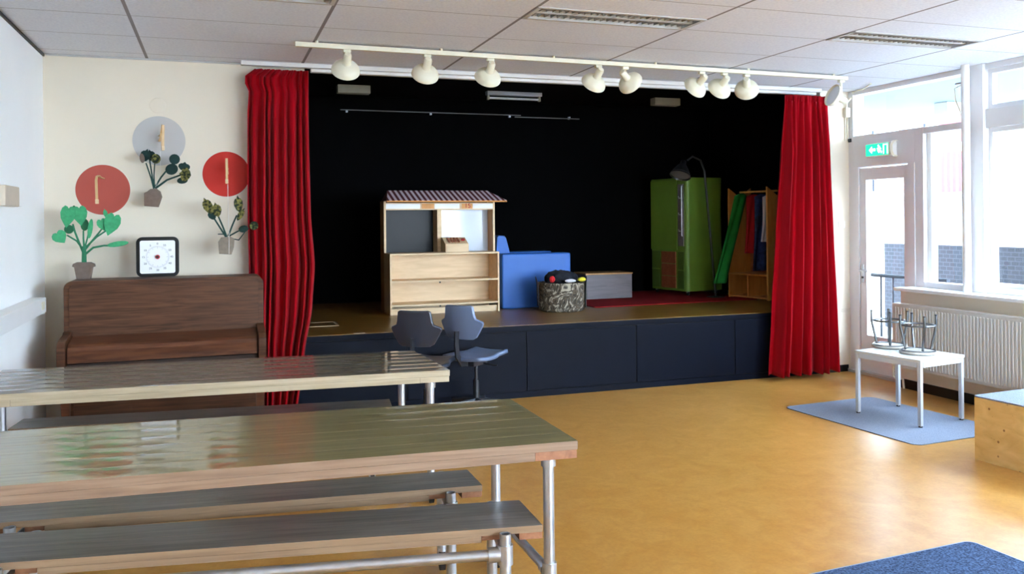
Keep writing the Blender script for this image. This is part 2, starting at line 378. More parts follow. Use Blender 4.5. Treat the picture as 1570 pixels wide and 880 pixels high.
def tag(o, label, cat, group=None, kind=None):
    o['label'] = label; o['category'] = cat
    if group: o['group'] = group
    if kind: o['kind'] = kind
    return o
def thing(name, label, cat, loc=(0, 0, 0), rz=0, group=None):
    o = bpy.data.objects.new(name, None); C.objects.link(o); o.empty_display_size = .1
    o.location = loc; o.rotation_euler = (0, 0, rz)
    return tag(o, label, cat, group)
def struct(o): o['kind'] = 'structure'; return o
def copy_tree(o, parent=None):
    c = o.copy(); C.objects.link(c)
    if parent is not None: c.parent = parent
    for ch in list(o.children): copy_tree(ch, c)
    return c
def text_mesh(txt, size, depth=.0008):
    cu = bpy.data.curves.new('lettering', 'FONT'); cu.body = txt; cu.size = size; cu.extrude = depth; cu.align_x = 'CENTER'; cu.align_y = 'CENTER'
    o = bpy.data.objects.new('lettering', cu); C.objects.link(o)
    bpy.context.view_layer.update()
    dg = bpy.context.evaluated_depsgraph_get()
    me = bpy.data.meshes.new_from_object(o.evaluated_get(dg))
    bpy.data.objects.remove(o); bpy.data.curves.remove(cu)
    return me
def add_text(mb, txt, size, mtx, mi=0):
    me = text_mesh(txt, size); t = bmesh.new(); t.from_mesh(me); bpy.data.meshes.remove(me)
    mb._merge(t, mtx, mi)

# ================================================================ THE ROOM
H, D, XL, XR, YB, HS = 2.887, 7.28, -1.224, 6.27, -3.0, .65
XO0, XO1 = .70, 5.85                     # stage opening
struct(MB().span((XL-.2, YB-.2, -.1), (6.4, D+.1, 0)).build('floor', M['floor']))
# ceiling with three openings for the recessed fixtures
cells = [(GX0+.02, GX0+GDX-.02), (GX0+2*GDX+.02, GX0+3*GDX-.02), (GX0+4*GDX+.02, GX0+5*GDX-.02)]
FY0, FY1 = GY0-.29, GY0-.01
cb = MB()
cb.span((XL-.2, YB-.2, H), (6.5, FY0, H+.05)); cb.span((XL-.2, FY1, H), (6.5, D+.1, H+.05))
xs = [XL-.2] + [v for c in cells for v in c] + [6.5]
for a, b in zip(xs[::2], xs[1::2]): cb.span((a, FY0, H), (b, FY1, H+.05))
struct(cb.build('ceiling', M['ceiling'], smooth=0))
struct(MB().span((XL-.2, YB-.2, 0), (XL, D+.1, H)).build('wall_left', M['wall_left']))
RW0, RW1, RZ0, RZ1 = 2.2, 5.9, .95, 2.6           # window in the wall behind the camera
rw = MB(); rw.span((XL, YB-.2, 0), (6.4, YB, RZ0)); rw.span((XL, YB-.2, RZ1), (6.4, YB, H)); rw.span((XL, YB-.2, RZ0), (RW0, YB, RZ1)); rw.span((RW1, YB-.2, RZ0), (6.4, YB, RZ1))
struct(rw.build('wall_rear', M['wall_left']))
rw = MB()
rw.span((RW0, YB-.12, RZ0), (RW1, YB-.05, RZ0+.06)); rw.span((RW0, YB-.12, RZ1-.06), (RW1, YB-.05, RZ1))
for k in range(5): x = RW0+.03+(RW1-RW0-.06)*k/4; rw.span((x-.03, YB-.12, RZ0+.06), (x+.03, YB-.05, RZ1-.06))
w2 = struct(rw.build('window_2', M['frame']))
for k in range(4):
    xa = RW0+.03+(RW1-RW0-.06)*k/4+.03; xb = RW0+.03+(RW1-RW0-.06)*(k+1)/4-.03
    MB().span((xa, YB-.09, RZ0+.06), (xb, YB-.084, RZ1-.06)).build('pane', M['glass'], w2)
bw = MB()
bw.span((XL, D, 0), (XO0, D+.1, H)); bw.span((XO1, D, 0), (6.4, D+.1, H))
struct(bw.build('wall_back', M['wall']))
struct(MB().span((XO1, D-.008, 0), (6.17, D, .07)).build('baseboard_back', M['dark_base']))
struct(MB().span((XL, YB, H-.022), (XL+.012, D, H-.004)).build('shadow_gap_strip_left', M['dark_base']))  # black strip standing in for the shaded gap at the ceiling edge
struct(MB().span((XL+.02, D-.014, H-.014), (.3, D, H-.002)).build('trim_ceiling_back', M['disc_grey']))

# ---- stage
sp_ = MB()
sp_.span((.3, D, HS-.04), (6.3, 10.15, HS), mi=0)
st = struct(sp_.build('stage_platform', [M['stage_floor'], M['navy']]))
MB().span((.3, D-.012, HS-.05), (XO1+.01, D, HS-.004), bev=.003).build('nosing', M['navy'], st)
MB().span((.3, D-.004, 0), (XO1+.01, D+.03, HS-.05)).build('front_frame', M['navy_dark'], st)
MB().span((.3, D-.012, 0), (XO1+.01, D-.004, .055)).build('kick_strip', M['navy'], st)
pj = [.44, 1.535, 2.6265, 3.7255, 4.8028, 5.86]
for a, b in zip(pj, pj[1:]):
    MB().span((a+.008, D-.012, .062), (b-.008, D-.004, HS-.058), bev=.002).build('front_panel', M['navy'], st)
ZC = 3.06
struct(MB().span((.2, 10.1, 0), (6.4, 10.2, ZC)).build('wall_stage_back', M['black']))
struct(MB().span((.2, D+.1, 0), (.3, 10.1, ZC)).build('wall_stage_left', M['black']))
struct(MB().span((6.3, D+.1, 0), (6.4, 10.1, ZC)).build('wall_stage_right', M['black']))
cs = MB(); cs.span((.2, D+.1, ZC), (6.4, 10.2, ZC+.05)); cs.span((.2, D+.05, H), (6.4, D+.1, ZC+.05))
struct(cs.build('ceiling_stage', M['black']))
struct(MB().span((XO0-.012, D-.004, HS), (XO0+.004, D+.105, H)).build('trim_opening_left', M['wall']))

# ---- right-hand window wall
wf = MB()
def fr(y0, y1, z0, z1, x0=6.2, x1=6.33, bev=.004): wf.span((x0, y0, z0), (x1, y1, z1), bev=bev)
fr(7.21, D, 0, H-.0)                                   # corner jamb
fr(6.39, 7.21, 2.10, 2.42)                             # panel over the door
fr(7.13, 7.21, 0, 2.1, 6.19)                           # door jamb, hinge side
fr(6.39, 6.47, 0, 2.1, 6.19)                           # door jamb, window side
fr(5.60, 5.775, .936, H, 6.17)                          # wide mullion
fr(5.775, 6.29, 2.36, 2.42); fr(5.775, 6.29, .936, .985)   # transom and bottom rail of narrow window
fr(6.29, 6.39, .936, 2.42)                              # stile beside the door
fr(5.60, 7.21, 2.84, H)                                # head
WB = [5.60, 4.10, 2.60, 1.10, -.40, -1.9, -2.95]       # mullions of the long window
fr(YB, 5.60, 2.34, 2.50); fr(YB, 5.60, .936, .985); fr(YB, 5.60, 2.84, H)
for y in WB[1:]: fr(y-.05, y+.05, .985, 2.84, 6.19)
frm = struct(wf.build('window_1', M['frame']))
for a, b in zip(WB, WB[1:]):                           # opening sashes of the long window
    y0, y1 = b+.05, a-(.05 if a != 5.60 else 0)
    for z0, z1 in ((.985, 2.34), (2.50, 2.84)):
        s = MB(); w = .038
        s.span((6.235, y0, z0), (6.29, y0+w, z1)); s.span((6.235, y1-w, z0), (6.29, y1, z1))
        s.span((6.235, y0+w, z0), (6.29, y1-w, z0+w)); s.span((6.235, y0+w, z1-w), (6.29, y1-w, z1))
        f = s.build('sash', M['frame'], frm)
        MB().span((6.258, y0+w, z0+w), (6.264, y1-w, z1-w)).build('pane', M['glass'], f)
s = MB()
for a, b, c, d in ((6.245, 6.29, .985, 2.36), (5.775, 5.80, .985, 2.36)): s.span((6.25, a, c), (6.32, b, d))
f = s.build('sash', M['white'], frm)
MB().span((6.27, 5.80, .985), (6.276, 6.245, 2.36)).build('pane', M['glass'], f)
MB().span((6.27, 5.775, 2.42), (6.276, 7.21, 2.84)).build('pane', M['glass'], frm)
lw = MB(); lw.span((6.04, YB, 0), (6.33, 6.41, .905))
struct(lw.build('wall_right', M['wall']))
struct(MB().span((6.028, YB, 0), (6.04, 6.41, .085)).build('baseboard_right', M['dark_base']))
struct(MB().span((5.965, YB, .905), (6.2, 6.425, .935), bev=.005).build('trim_windowsill', M['white']))
# door
dr = MB(); x0, x1 = 6.205, 6.255
dr.span((x0, 7.04, .035), (x1, 7.125, 2.085)); dr.span((x0, 6.475, .035), (x1, 6.535, 2.085))
dr.span((x0, 6.535, 1.965), (x1, 7.04, 2.085)); dr.span((x0, 6.535, .035), (x1, 7.04, .40))
door = struct(dr.build('door_1', M['frame']))
MB().span((6.228, 6.535, .40), (6.234, 7.04, 1.965)).build('pane', M['glass'], door)
hd = MB(); hd.box((6.20, 7.085, 1.02), (.008, .036, .19), bev=.003)
hd.cyl((6.196, 7.085, 1.05), (6.155, 7.085, 1.05), .009); hd.tube([(6.158, 7.085, 1.05), (6.154, 7.06, 1.05), (6.154, 6.97, 1.05)], .009)
hd.cyl((6.196, 7.085, .98), (6.188, 7.085, .98), .011, mi=1)
hd.build('handle', [M['steel'], M['rubber']], door)
struct(MB().span((6.16, 6.42, 0), (6.35, D, .03), bev=.003).build('trim_threshold', M['louvre']))
# white steel column standing on the sill
col = struct(MB().cyl((6.085, 5.70, .935), (6.085, 5.70, H), .034, seg=28).build('pillar', M['white']))
MB().tube([(6.085, 5.74, 2.72), (6.07, 5.80, 2.70), (6.08, 5.80, 2.60), (6.085, 5.745, 2.48), (6.085, 5.735, 2.40)], .006).build('cable', M['cream_metal'], col)
MB().cyl((6.085, 5.73, 2.74), (6.085, 5.80, 2.74), .009).build('cable_clip', M['steel'], col)

# ---- cable trunking on the left wall
t = thing('cable_trunking', 'white cable trunking running along the left wall beside the piano', 'cable trunking', (XL, 2, .985))
MB().span((0.001, -4.9, 0), (.10, 4.73, .105), bev=.006).build('channel', M['white'], t)
MB().span((.101, 4.55, .03), (.108, 4.64, .085), bev=.004).build('socket_plate', M['cream_metal'], t)
# ---- box on the left wall
t = thing('wall_cover_box', 'small beige box mounted on the left wall high above the trunking', 'wall box', (XL, 6.0, 1.71))
MB().span((.001, -.22, 0), (.05, .16, .125), bev=.006).build('cover', M['box_beige'], t)
MB().span((.001, .165, .005), (.03, .36, .12), bev=.004).build('side_cover', M['wall_left'], t)

# ================================================================ CEILING FITTINGS
def louvre_light(i, label):
    a, b = cells[i]
    t = thing('ceiling_light', label, 'ceiling light', ((a+b)/2, (FY0+FY1)/2, H), 0, 'louvred fluorescent lights in the tiled ceiling')
    w, d = b-a, FY1-FY0
    h = MB(); k = .006
    h.span((-w/2, -d/2, .002), (-w/2+k, d/2, .09)); h.span((w/2-k, -d/2, .002), (w/2, d/2, .09))
    h.span((-w/2, -d/2, .002), (w/2, -d/2+k, .09)); h.span((-w/2, d/2-k, .002), (w/2, d/2, .09)); h.span((-w/2, -d/2, .085), (w/2, d/2, .09))
    h.build('housing', M['lamp_inside'], t)
    fmb = MB(); e = .016
    fmb.span((-w/2-e, -d/2-e, -.006), (w/2+e, -d/2+.012, .001)); fmb.span((-w/2-e, d/2-.012, -.006), (w/2+e, d/2+e, .001))
    fmb.span((-w/2-e, -d/2, -.006), (-w/2+.012, d/2, .001)); fmb.span((w/2-.012, -d/2, -.006), (w/2+e, d/2, .001))
    fmb.build('rim', M['disc_grey'], t)
    for y in (-.065, .065): MB().cyl((-w/2+.02, y, .055), (w/2-.02, y, .055), .013).build('tube', M['tube'], t)
    l = MB()
    l.span((-w/2+k, -.012, .003), (w/2-k, .012, .006), bev=0)
    for y in (-.128, .128, -.012, .012): l.span((-w/2+k, y-.0015, .002), (w/2-k, y+.0015, .04))
    n = 26
    for j in range(1, n):
        x = -w/2 + w*j/n
        for y0, y1 in ((-.128, -.012), (.012, .128)): l.span((x-.0015, y0, .006), (x+.0015, y1, .038))
    l.build('louvre', M['louvre'], t)
louvre_light(0, 'louvred ceiling light at the top edge, nearest the left wall')
louvre_light(1, 'louvred ceiling light in the tiles above the middle of the stage')
louvre_light(2, 'louvred ceiling light nearest the windows and white pillar')

# ---- spotlight track
A, B = Vector((.54, 6.235, H-.045)), Vector((5.44, 6.40, H-.045))
dv = B-A; ang = math.atan2(dv.y, dv.x)
t = thing('light_track', 'long cream spotlight track fixed under the ceiling before the stage', 'light track', tuple((A+B)/2), ang)
MB().box((0, 0, .012), (dv.length, .034, .034), bev=.003).build('rail', M['cream_metal'], t)
for k in range(6): MB().cyl((-2.3+k*.92, 0, .028), (-2.3+k*.92, 0, .0445), .012).build('hanger', M['cream_metal'], t)
def spot(px, py, tilt, yaw, label, drop=0):
    p = at(px, py, 2, H-.055); p = A + dv*((p-A).dot(dv)/dv.dot(dv)); p.z = A.z-.006
    t = thing('track_spotlight', label, 'spotlight', tuple(p), 0, 'spotlights on the stage track')
    MB().box((0, 0, -.012), (.055, .036, .022), Euler((0, 0, ang)), bev=.004).build('adapter', M['lamp_metal'], t)
    hinge = Vector((0, 0, -.075-drop))
    MB().cyl((0, 0, -.022), hinge, .011).build('stem', M['lamp_metal'], t)
    MB().ball(hinge, .02, (1, 1, 1)).build('swivel', M['lamp_metal'], t)
    Rm = Matrix.Rotation(yaw, 4, 'Z') @ Matrix.Rotation(R(180)-tilt, 4, 'X')
    # lamp axis: +z of the lathe = direction the light leaves, tilted from straight down
    Mx = Matrix.Translation(hinge) @ Matrix.Rotation(yaw, 4, 'Z') @ Matrix.Rotation(tilt, 4, 'X') @ Matrix.Rotation(PI, 4, 'X') @ Matrix.Scale(1.1, 4) @ Matrix.Translation((0, .0, -.02))
    prof = [(0, -.035), (.02, -.033), (.027, -.018), (.028, .035), (.032, .048), (.052, .056), (.073, .068), (.087, .084), (.094, .102), (.095, .112), (.090, .113), (.082, .09), (.05, .064), (.025, .054), (0, .05)]
    MB().lathe(prof, 28, Mx).build('shade', M['lamp_metal'], t)
    MB().lathe([(0, .106), (.05, .103), (.084, .097), (.07, .088), (0, .08)], 24, Mx).build('lamp', M['tube'], t)
    return t
Ts = R(50)
spot(533, 76, Ts, 0, 'cream spotlight nearest the left curtain, first on the track')
spot(656, 84, Ts, 0, 'second cream spotlight from the left curtain')
spot(753, 90, Ts, 0, 'third cream spotlight from the left, above the striped awning')
spot(919, 100, Ts, R(8), 'left cream spotlight of the touching pair in mid track')
spot(959, 103, R(60), R(-58), 'cream spotlight turned aside, right of the touching pair in mid track')
spot(1077, 110, R(58), R(12), 'first cream spotlight in the trio near the right curtain')
spot(1109, 113, R(58), R(0), 'middle cream spotlight in the trio near the right curtain')
spot(1143, 115, R(60), R(-35), 'last cream spotlight in the trio, nearest the right curtain')
spot(1292, 123, R(112), R(84), 'spotlight at the far right end of the track, beside the glazed door', .10)
# power feed on the wall in the corner
t = thing('cable_conduit', 'white junction box and cable conduit in the corner right of the curtain', 'conduit', (6.16, D, 2.4))
MB().box((0, -.025, .27), (.055, .048, .10), bev=.006).build('junction_box', M['cream_metal'], t)
MB().tube([(0, -.02, .32), (.0, -.03, .37), (.05, -.05, .43), (.06, -.06, .455), (.02, -.09, .47), (-.02, -.30, .474), (-.2, -.6, .47)], .008).build('cable', M['cream_metal'], t)
for dx in (-.006, .022): MB().cyl((dx, -.012, .22), (dx, -.012, -.02), .007).build('conduit', M['cream_metal'], t)
MB().cyl((.032, -.03, -.035), (.032, -.03, .0), .018).build('sensor', M['rubber'], t)
t = thing('light_switch', 'small white wall switch right of the red curtain', 'switch', (6.10, D, 1.5))
MB().box((0, -.006, .015), (.075, .011, .075), bev=.004).build('plate', M['white'], t)
MB().box((0, -.014, .015), (.05, .007, .05), bev=.002).build('rocker', M['cream_metal'], t)

# ================================================================ CURTAINS
t = thing('curtain_rail', 'white double curtain rail running above the stage opening', 'curtain rail', (3.05, 7.17, H-.07))
MB().span((-2.85, -.02, .035), (2.72, .035, .069), bev=.003).build('track', M['white'], t)
MB().span((-2.3, .04, .012), (2.70, .10, .05), bev=.003).build('inner_track', M['white'], t)
def curtain(label, rows, folds, yc, amp, seed, corner=False):
    """rows: (z, x-left, x-right) from top to bottom; a pleated cloth with a gathered heading"""
    rnd = random.Random(seed)
    ph = [rnd.uniform(-.5, .5) for _ in range(folds+2)]
    wd = [rnd.uniform(.6, 1.35) for _ in range(folds+2)]
    rows = sorted(rows, key=lambda r: -r[0])
    def edge(z, i):
        for a, b in zip(rows, rows[1:]):
            if b[0] <= z <= a[0]:
                k = (a[0]-z)/(a[0]-b[0]); k = k*k*(3-2*k)*.4+k*.6
                return a[i]*(1-k)+b[i]*k
        return rows[-1][i] if z < rows[-1][0] else rows[0][i]
    zt, zb = rows[0][0], rows[-1][0]
    def fn(u, v):
        z = zt + (zb-zt)*v
        xa, xb = edge(z, 1), edge(z, 2)
        q = folds*(u + .030*math.sin(2*PI*u*1.6+seed)*math.sin(PI*u) + .022*math.sin(2*PI*u*3.3+seed*2)*math.sin(PI*u)); q = max(0, q); i = int(min(q, folds-1e-6)); fq = q-i
        a = amp*(.30+.70*min(1, v*5))*(wd[i]*(1-fq)+wd[i+1]*fq)*(.85+.3*v)
        drift = .12*math.sin(v*2.6+ph[i])*(v)
        y = yc + a*math.sin(2*PI*(q+drift*.25)) + .3*a*math.sin(4*PI*q+ph[i]*3+v*1.5)
        if v < .05: y += .012*math.sin(2*PI*q*3)*(1-v/.05)
        x = xa + (xb-xa)*(u + .012*math.sin(2*PI*q*1.0+ph[i])+.006*math.sin(v*7+ph[i]*9))
        zz = z + (.008*math.sin(2*PI*q+ph[i]) if v > .99 else 0)
        return (x, y, zz)
    o = MB().grid(fn, folds*18, 46).build('stage_curtain', M['red'], None, smooth=60, solid=.006)
    return tag(o, label, 'curtain', 'red stage curtains')
curtain('red velvet stage curtain hanging behind the piano end, left of the stage', [(2.815, .31, .715), (2.735, .215, .715), (2.64, .262, .715), (2.45, .25, .715), (1.65, .24, .725), (1.25, .245, .75), (.9, .24, .725), (.55, .25, .665), (.07, .255, .605)], 8, 7.105, .042, 3)
curtain('red velvet stage curtain flaring to the floor beside the glazed door', [(2.80, 5.30, 5.79), (2.3, 5.265, 5.815), (1.4, 5.20, 5.85), (.7, 5.14, 5.88), (.05, 5.09, 5.905)], 7, 7.105, .06, 5)
# fold of cloth caught at the heading of the left curtain
# ================================================================ PIANO
t = thing('upright_piano', 'dark oak upright piano with closed lid under the wall plants', 'piano', (-.34, 6.73, 0))
hw = .672
MB().prism(rounded(2*hw, 1.10, .055, 6, (0, 0, 1, 1), 0, .10+.547), .32, Matrix(((1, 0, 0, 0), (0, 0, 1, -.03), (0, 1, 0, 0), (0, 0, 0, 1))), bev=.006).build('case', M['piano'], t)
MB().prism(rounded(2*hw-.07, .385, .04, 5, (0, 0, 1, 1), 0, .985), .008, xz(-.039), bev=.003).build('upper_panel', M['piano'], t)
MB().span((-hw+.06, -.042, .17), (hw-.06, -.031, .58), bev=.003).build('lower_panel', M['piano'], t)
MB().span((-hw, -.045, 0), (hw, .288, .098), bev=.004).build('plinth', M['piano'], t)
prof = [(-.04, .66), (-.04, .812), (-.075, .812), (-.26, .785), (-.30, .765), (-.312, .74), (-.305, .70), (-.312, .685), (-.312, .66)]
MB().prism(prof, 2*hw-.12, Matrix(((0, 0, 1, -hw+.06), (1, 0, 0, 0), (0, 1, 0, 0), (0, 0, 0, 1)))).build('fallboard', M['piano_warm'], t)
MB().span((-hw+.055, -.285, .60), (hw-.055, -.032, .652), bev=.003).build('keybed', M['piano_shade'], t)  # darkened in colour to paint the shadow line below the fallboard
for sx in (-1, 1):
    pr_ = [(-.032, .60), (-.032, .845), (-.06, .845), (-.09, .83), (-.25, .815), (-.31, .80), (-.335, .77), (-.335, .62), (-.32, .60)]
    MB().prism(pr_, .052, Matrix(((0, 0, 1, sx*(hw-.025)-.026), (1, 0, 0, 0), (0, 1, 0, 0), (0, 0, 0, 1))), bev=.003).build('cheek', M['piano'], t)
    lg = MB(); lx = sx*(hw-.045)
    lg.lathe([(.018*1.41, .03), (.026*1.41, .10), (.02*1.41, .14), (.028*1.41, .40), (.036*1.41, .56), (.038*1.41, .60)], 4, Matrix.Translation((lx, -.275, 0)) @ Matrix.Rotation(PI/4, 4, 'Z'))
    lg.span((lx-.045, -.33, 0), (lx+.045, -.05, .03), bev=.004)
    lg.build('leg', M['piano_warm'], t)
PT = 1.198                                    # top of the piano

# ---- timer clock
c0 = at(242, 424, 1, 6.88)
t = thing('timer_clock', 'black framed square white timer clock standing on the piano', 'clock', (c0.x, 6.88, PT), 0)
S = .295
MB().prism(rounded(S, S, .042, 6, (1, 1, 1, 1), 0, S/2+.003), .05, xz(0), bev=.006).build('frame', M['clock_black'], t)
MB().prism(rounded(S-.052, S-.052, .014, 4, (1, 1, 1, 1), 0, S/2+.003), .003, xz(-.0045)).build('dial', M['clock_face'], t)
nb = MB()
for k in range(12):
    a = PI/2 + k*2*PI/12
    r = .098
    add_text(nb, str(k*5), .021, Matrix.Translation((r*math.cos(a), -.0055, S/2+.003+r*math.sin(a))) @ Matrix.Rotation(PI/2, 4, 'X'))
nb.build('numerals', M['ink'], t)
tk = MB()
for k in range(60):
    a = k*2*PI/60; r0, r1 = (.062 if k % 5 == 0 else .072), .082
    tk.box(((r0+r1)/2*math.cos(a), -.0053, S/2+.003+(r0+r1)/2*math.sin(a)), (r1-r0, .001, .0011), Euler((0, -a, 0)))
tk.build('minute_ticks', M['ink'], t)
MB().cyl((0, -.0046, S/2+.003), (0, -.016, S/2+.003), .016).build('knob', M['ink_red'], t)
MB().cyl((0, -.0165, S/2+.003), (0, -.022, S/2+.003), .009).build('knob_cap', M['ink'], t)

# ================================================================ WALL DISCS, BRACKETS, FELT PLANTS
def disc(px, py, r, m, label, rim=True):
    p = at(px, py, 1, D)
    t = thing('wall_disc', label, 'wall disc', (p.x, D, p.z), 0, 'round painted discs on the back wall')
    MB().cyl((0, -.0055, 0), (0, -.0005, 0), r, seg=64).build('board', m, t)
    if rim: MB().lathe([(r+.0003, .0005), (r+.007, .0005), (r+.007, .0045), (r+.0003, .0045)], 64, Matrix.Rotation(PI/2, 4, 'X')).build('rim', M['patch'], t)
disc(244, 216, .193, M['disc_grey'], 'pale grey wall disc, highest of the three', False)
disc(158, 291, .192, M['disc_red'], 'dull terracotta wall disc above the bright green plant')
disc(347, 267, .181, M['disc_scarlet'], 'scarlet wall disc partly behind the left curtain')
p = at(242, 162, 1, D)
t = thing('wall_plate', 'faint round white plate on the wall above the grey disc', 'wall plate', (p.x, D, p.z))
MB().lathe([(0, .003), (.055, .003), (.06, 0), (0, 0)], 32, Matrix.Translation((0, -.001, 0)) @ Matrix.Rotation(PI/2, 4, 'X')).build('cover', M['wall'], t)
def bracket(px, py, label, kind, yaw):
    p = at(px, py, 1, D-.1)
    t = thing('wall_mounted_hanger', label, 'plant hanger', (p.x, D-.006, p.z), 0, 'bent wood hangers on the wall discs')
    yw = Matrix.Rotation(yaw, 4, 'Z')
    if kind == 'loop':
        pts = [(0, -.004, -.02), (0, -.05, .0), (0, -.10, .06), (0, -.13, .095), (0, -.155, .09), (0, -.16, .06), (0, -.145, .0), (0, -.14, -.09), (0, -.13, -.10), (0, -.12, -.09), (0, -.115, -.01), (0, -.085, .03), (0, -.05, .02), (0, -.004, .02)]
    else:
        pts = [(0, -.004, .08), (0, -.06, .085), (0, -.10, .098), (0, -.135, .09), (0, -.15, .06), (0, -.145, -.02), (0, -.14, -.09)]
    pts = [yw @ Vector(q) for q in pts]
    MB().tube(pts, 1, flat=(.017, .007)).build('bent_strip', M['bent'], t)
    MB().box(yw @ Vector((0, -.138, -.10 if kind != 'loop' else -.085)), (.022, .018, .034), Euler((0, 0, yaw)), bev=.003).build('end_block', M['ply'], t)
    return p
bracket(243, 211, 'bent wooden hanger in front of the grey disc', 'loop', R(14))
bracket(157, 289, 'bent wooden hanger in front of the terracotta disc', 'hook', R(-14))
bracket(349, 262, 'bent wooden hanger in front of the scarlet disc', 'loop', R(-3))

HEART = [(0, -.52), (.20, -.34), (.42, -.12), (.5, .12), (.42, .34), (.24, .46), (.08, .42), (0, .34), (-.08, .42), (-.24, .46), (-.42, .34), (-.5, .12), (-.42, -.12), (-.20, -.34)]
OVAL = [(.5*math.cos(a*PI/8), .5*math.sin(a*PI/8)) for a in range(16)]
POINT = [(0, -.5), (.28, -.36), (.48, -.08), (.46, .18), (.3, .34), (.16, .36), (0, .55), (-.16, .36), (-.3, .34), (-.46, .18), (-.48, -.08), (-.28, -.36)]
def plant(name, label, Y, pot_poly, potm, stems, leaves, stemm, base, extra=None):
    """everything given in pixels of its own distance Y and turned into metres about the pot's base"""
    o = at(*base, 1, Y)
    t = thing(name, label, 'plant', tuple(o), 0, 'felt plants along the back wall')
    L = lambda x, y, dy=0: Vector((at(x, y, 1, Y).x-o.x, dy, at(x, y, 1, Y).z-o.z))
    pp = [(L(*q).x, L(*q).z) for q in pot_poly]
    MB().prism(pp, .075, xz(-.0375), bev=.004).build('pot', potm, t)
    for pts, r in stems:
        n = len(pts)
        MB().tube([L(x, y, -.004*k) for k, (x, y) in enumerate(pts)], [r*(1-.3*k/n) for k in range(n)], 8).build('stem', stemm, t)
    for i, (shape, cx, cy, w, h, a, m, dy) in enumerate(leaves):
        c = L(cx, cy, dy); k = .00497
        tilt = R(((i*37) % 30)-15)
        mx = Matrix.Translation(c) @ Matrix.Rotation(tilt, 4, 'Z') @ Matrix.Rotation(-R(a), 4, 'Y') @ xz(0)
        l = MB(); poly = [(x*w*k, y*h*k) for x, y in shape]
        l.prism(poly, .005, mx, bev=.0012)
        l.build('leaf', m, t)
    if extra: extra(t, L)
    return t
G, Gm, Gd, Gs = M['leaf'], M['leaf_mid'], M['leaf_dark'], M['leaf_spot']
o1 = plant('felt_plant', 'bright green felt plant in a brown pot standing on the piano', 6.94,
    [(118, 424), (114.5, 406), (111.5, 405), (112.5, 401), (118, 398.5), (139, 398.5), (145, 401), (146, 405), (142.5, 406), (139, 424)], M['pot'],
    [([(129, 399), (129, 385), (129, 374)], .017), ([(128, 385), (122, 370), (115, 352), (112, 340)], .008), ([(128, 380), (118, 366), (103, 357)], .007), ([(129, 378), (128, 362), (128, 350)], .007), ([(130, 376), (134, 362), (136, 352)], .006),
     ([(130, 380), (141, 366), (152, 353), (156, 348)], .007), ([(131, 376), (148, 360), (163, 350)], .007), ([(131, 386), (143, 376), (160, 373), (172, 373)], .008)],
    [(HEART, 104.5, 328, 22, 33, -8, G, -.03), (HEART, 123.5, 326.5, 21, 30, 6, G, -.035), (OVAL, 106, 348, 13, 13, 0, Gm, -.012), (HEART, 93, 360, 20, 20, 35, G, -.03), (OVAL, 130, 341, 11, 18, 0, Gm, -.008),
     (OVAL, 139, 347, 7, 29, -8, G, -.03), (HEART, 172, 340, 23, 35, -18, G, -.04), (HEART, 158, 341, 15, 20, 20, G, -.02), (POINT, 162, 324, 6, 14, 15, G, -.01), (OVAL, 181, 370.5, 31, 8, 8, G, -.03), (OVAL, 112, 318, 5, 13, -15, Gm, -.006)],
    M['stem'], (128, 424))
o1.location.z = PT
def hang2(t, L): MB().tube([L(246, 232, -.01), L(246, 262, -.01), L(239, 287, -.03)], .0012, 6).build('string', M['string'], t)
plant('hanging_plant', 'dark felt plant with brown pot hanging below the grey disc', 7.12,
    [(221.5, 316), (221.5, 296), (226, 294), (231, 290), (240, 289), (246, 293.5), (248.5, 302), (243, 317.5)], M['pot'],
    [([(236, 290), (232, 274), (224, 250)], .006), ([(236, 288), (233, 268), (229.5, 245)], .006), ([(237, 288), (236, 268), (237.5, 248)], .005), ([(237, 288), (247, 272), (260, 256), (267, 248)], .007), ([(238, 289), (256, 276), (278, 268)], .008)],
    [(POINT, 223, 239, 16, 20, -20, Gd, -.03), (POINT, 231.5, 239, 14, 18, 15, Gd, -.02), (OVAL, 239.5, 244, 14, 15, 0, Gs, -.045), (OVAL, 218.5, 243, 7, 15, 8, M['pot'], -.04), (OVAL, 268, 244.5, 16, 16, 0, Gd, -.03), (OVAL, 263.5, 260, 19, 17, 20, Gd, -.045), (POINT, 282.5, 256, 18, 14, -10, Gd, -.03), (POINT, 284.5, 268, 22, 17, 80, Gs, -.055), (OVAL, 280, 277, 16, 10, 8, Gd, -.03)],
    M['stem_dark'], (235, 317), hang2)
def hang3(t, L): MB().tube([L(349, 283, -.06), L(350, 330, -.06), L(351, 363, -.05), L(351, 389, -.045)], .0018, 6).build('string', M['string'], t)
plant('hanging_plant', 'dark felt plant with spotted leaves hanging beside the left curtain', 6.99,
    [(336, 389), (334.5, 371), (339, 364), (353, 362.5), (359.5, 366), (358.5, 379), (355, 390)], M['pot_grey'],
    [([(347, 364), (338, 350), (329, 336), (322, 328)], .007), ([(348, 364), (341, 346), (334, 330)], .007), ([(350, 362), (356, 346), (363, 330)], .007), ([(351, 362), (362, 356), (370, 352)], .006), ([(352, 365), (366, 368), (376, 355), (382, 350)], .005), ([(346, 359), (334, 359)], .004)],
    [(POINT, 318.5, 316, 15, 26, 25, Gs, -.03), (POINT, 332, 322, 15, 22, 12, Gs, -.042), (POINT, 325, 330, 12, 16, 30, Gd, -.02), (POINT, 365.5, 313, 14, 25, 6, Gs, -.03), (POINT, 369, 329, 9, 22, -30, Gs, -.045), (OVAL, 373, 351, 15, 11, 12, Gd, -.03), (OVAL, 389, 346, 13, 14, 0, Gs, -.05)],
    M['stem_dark'], (347, 390), hang3)

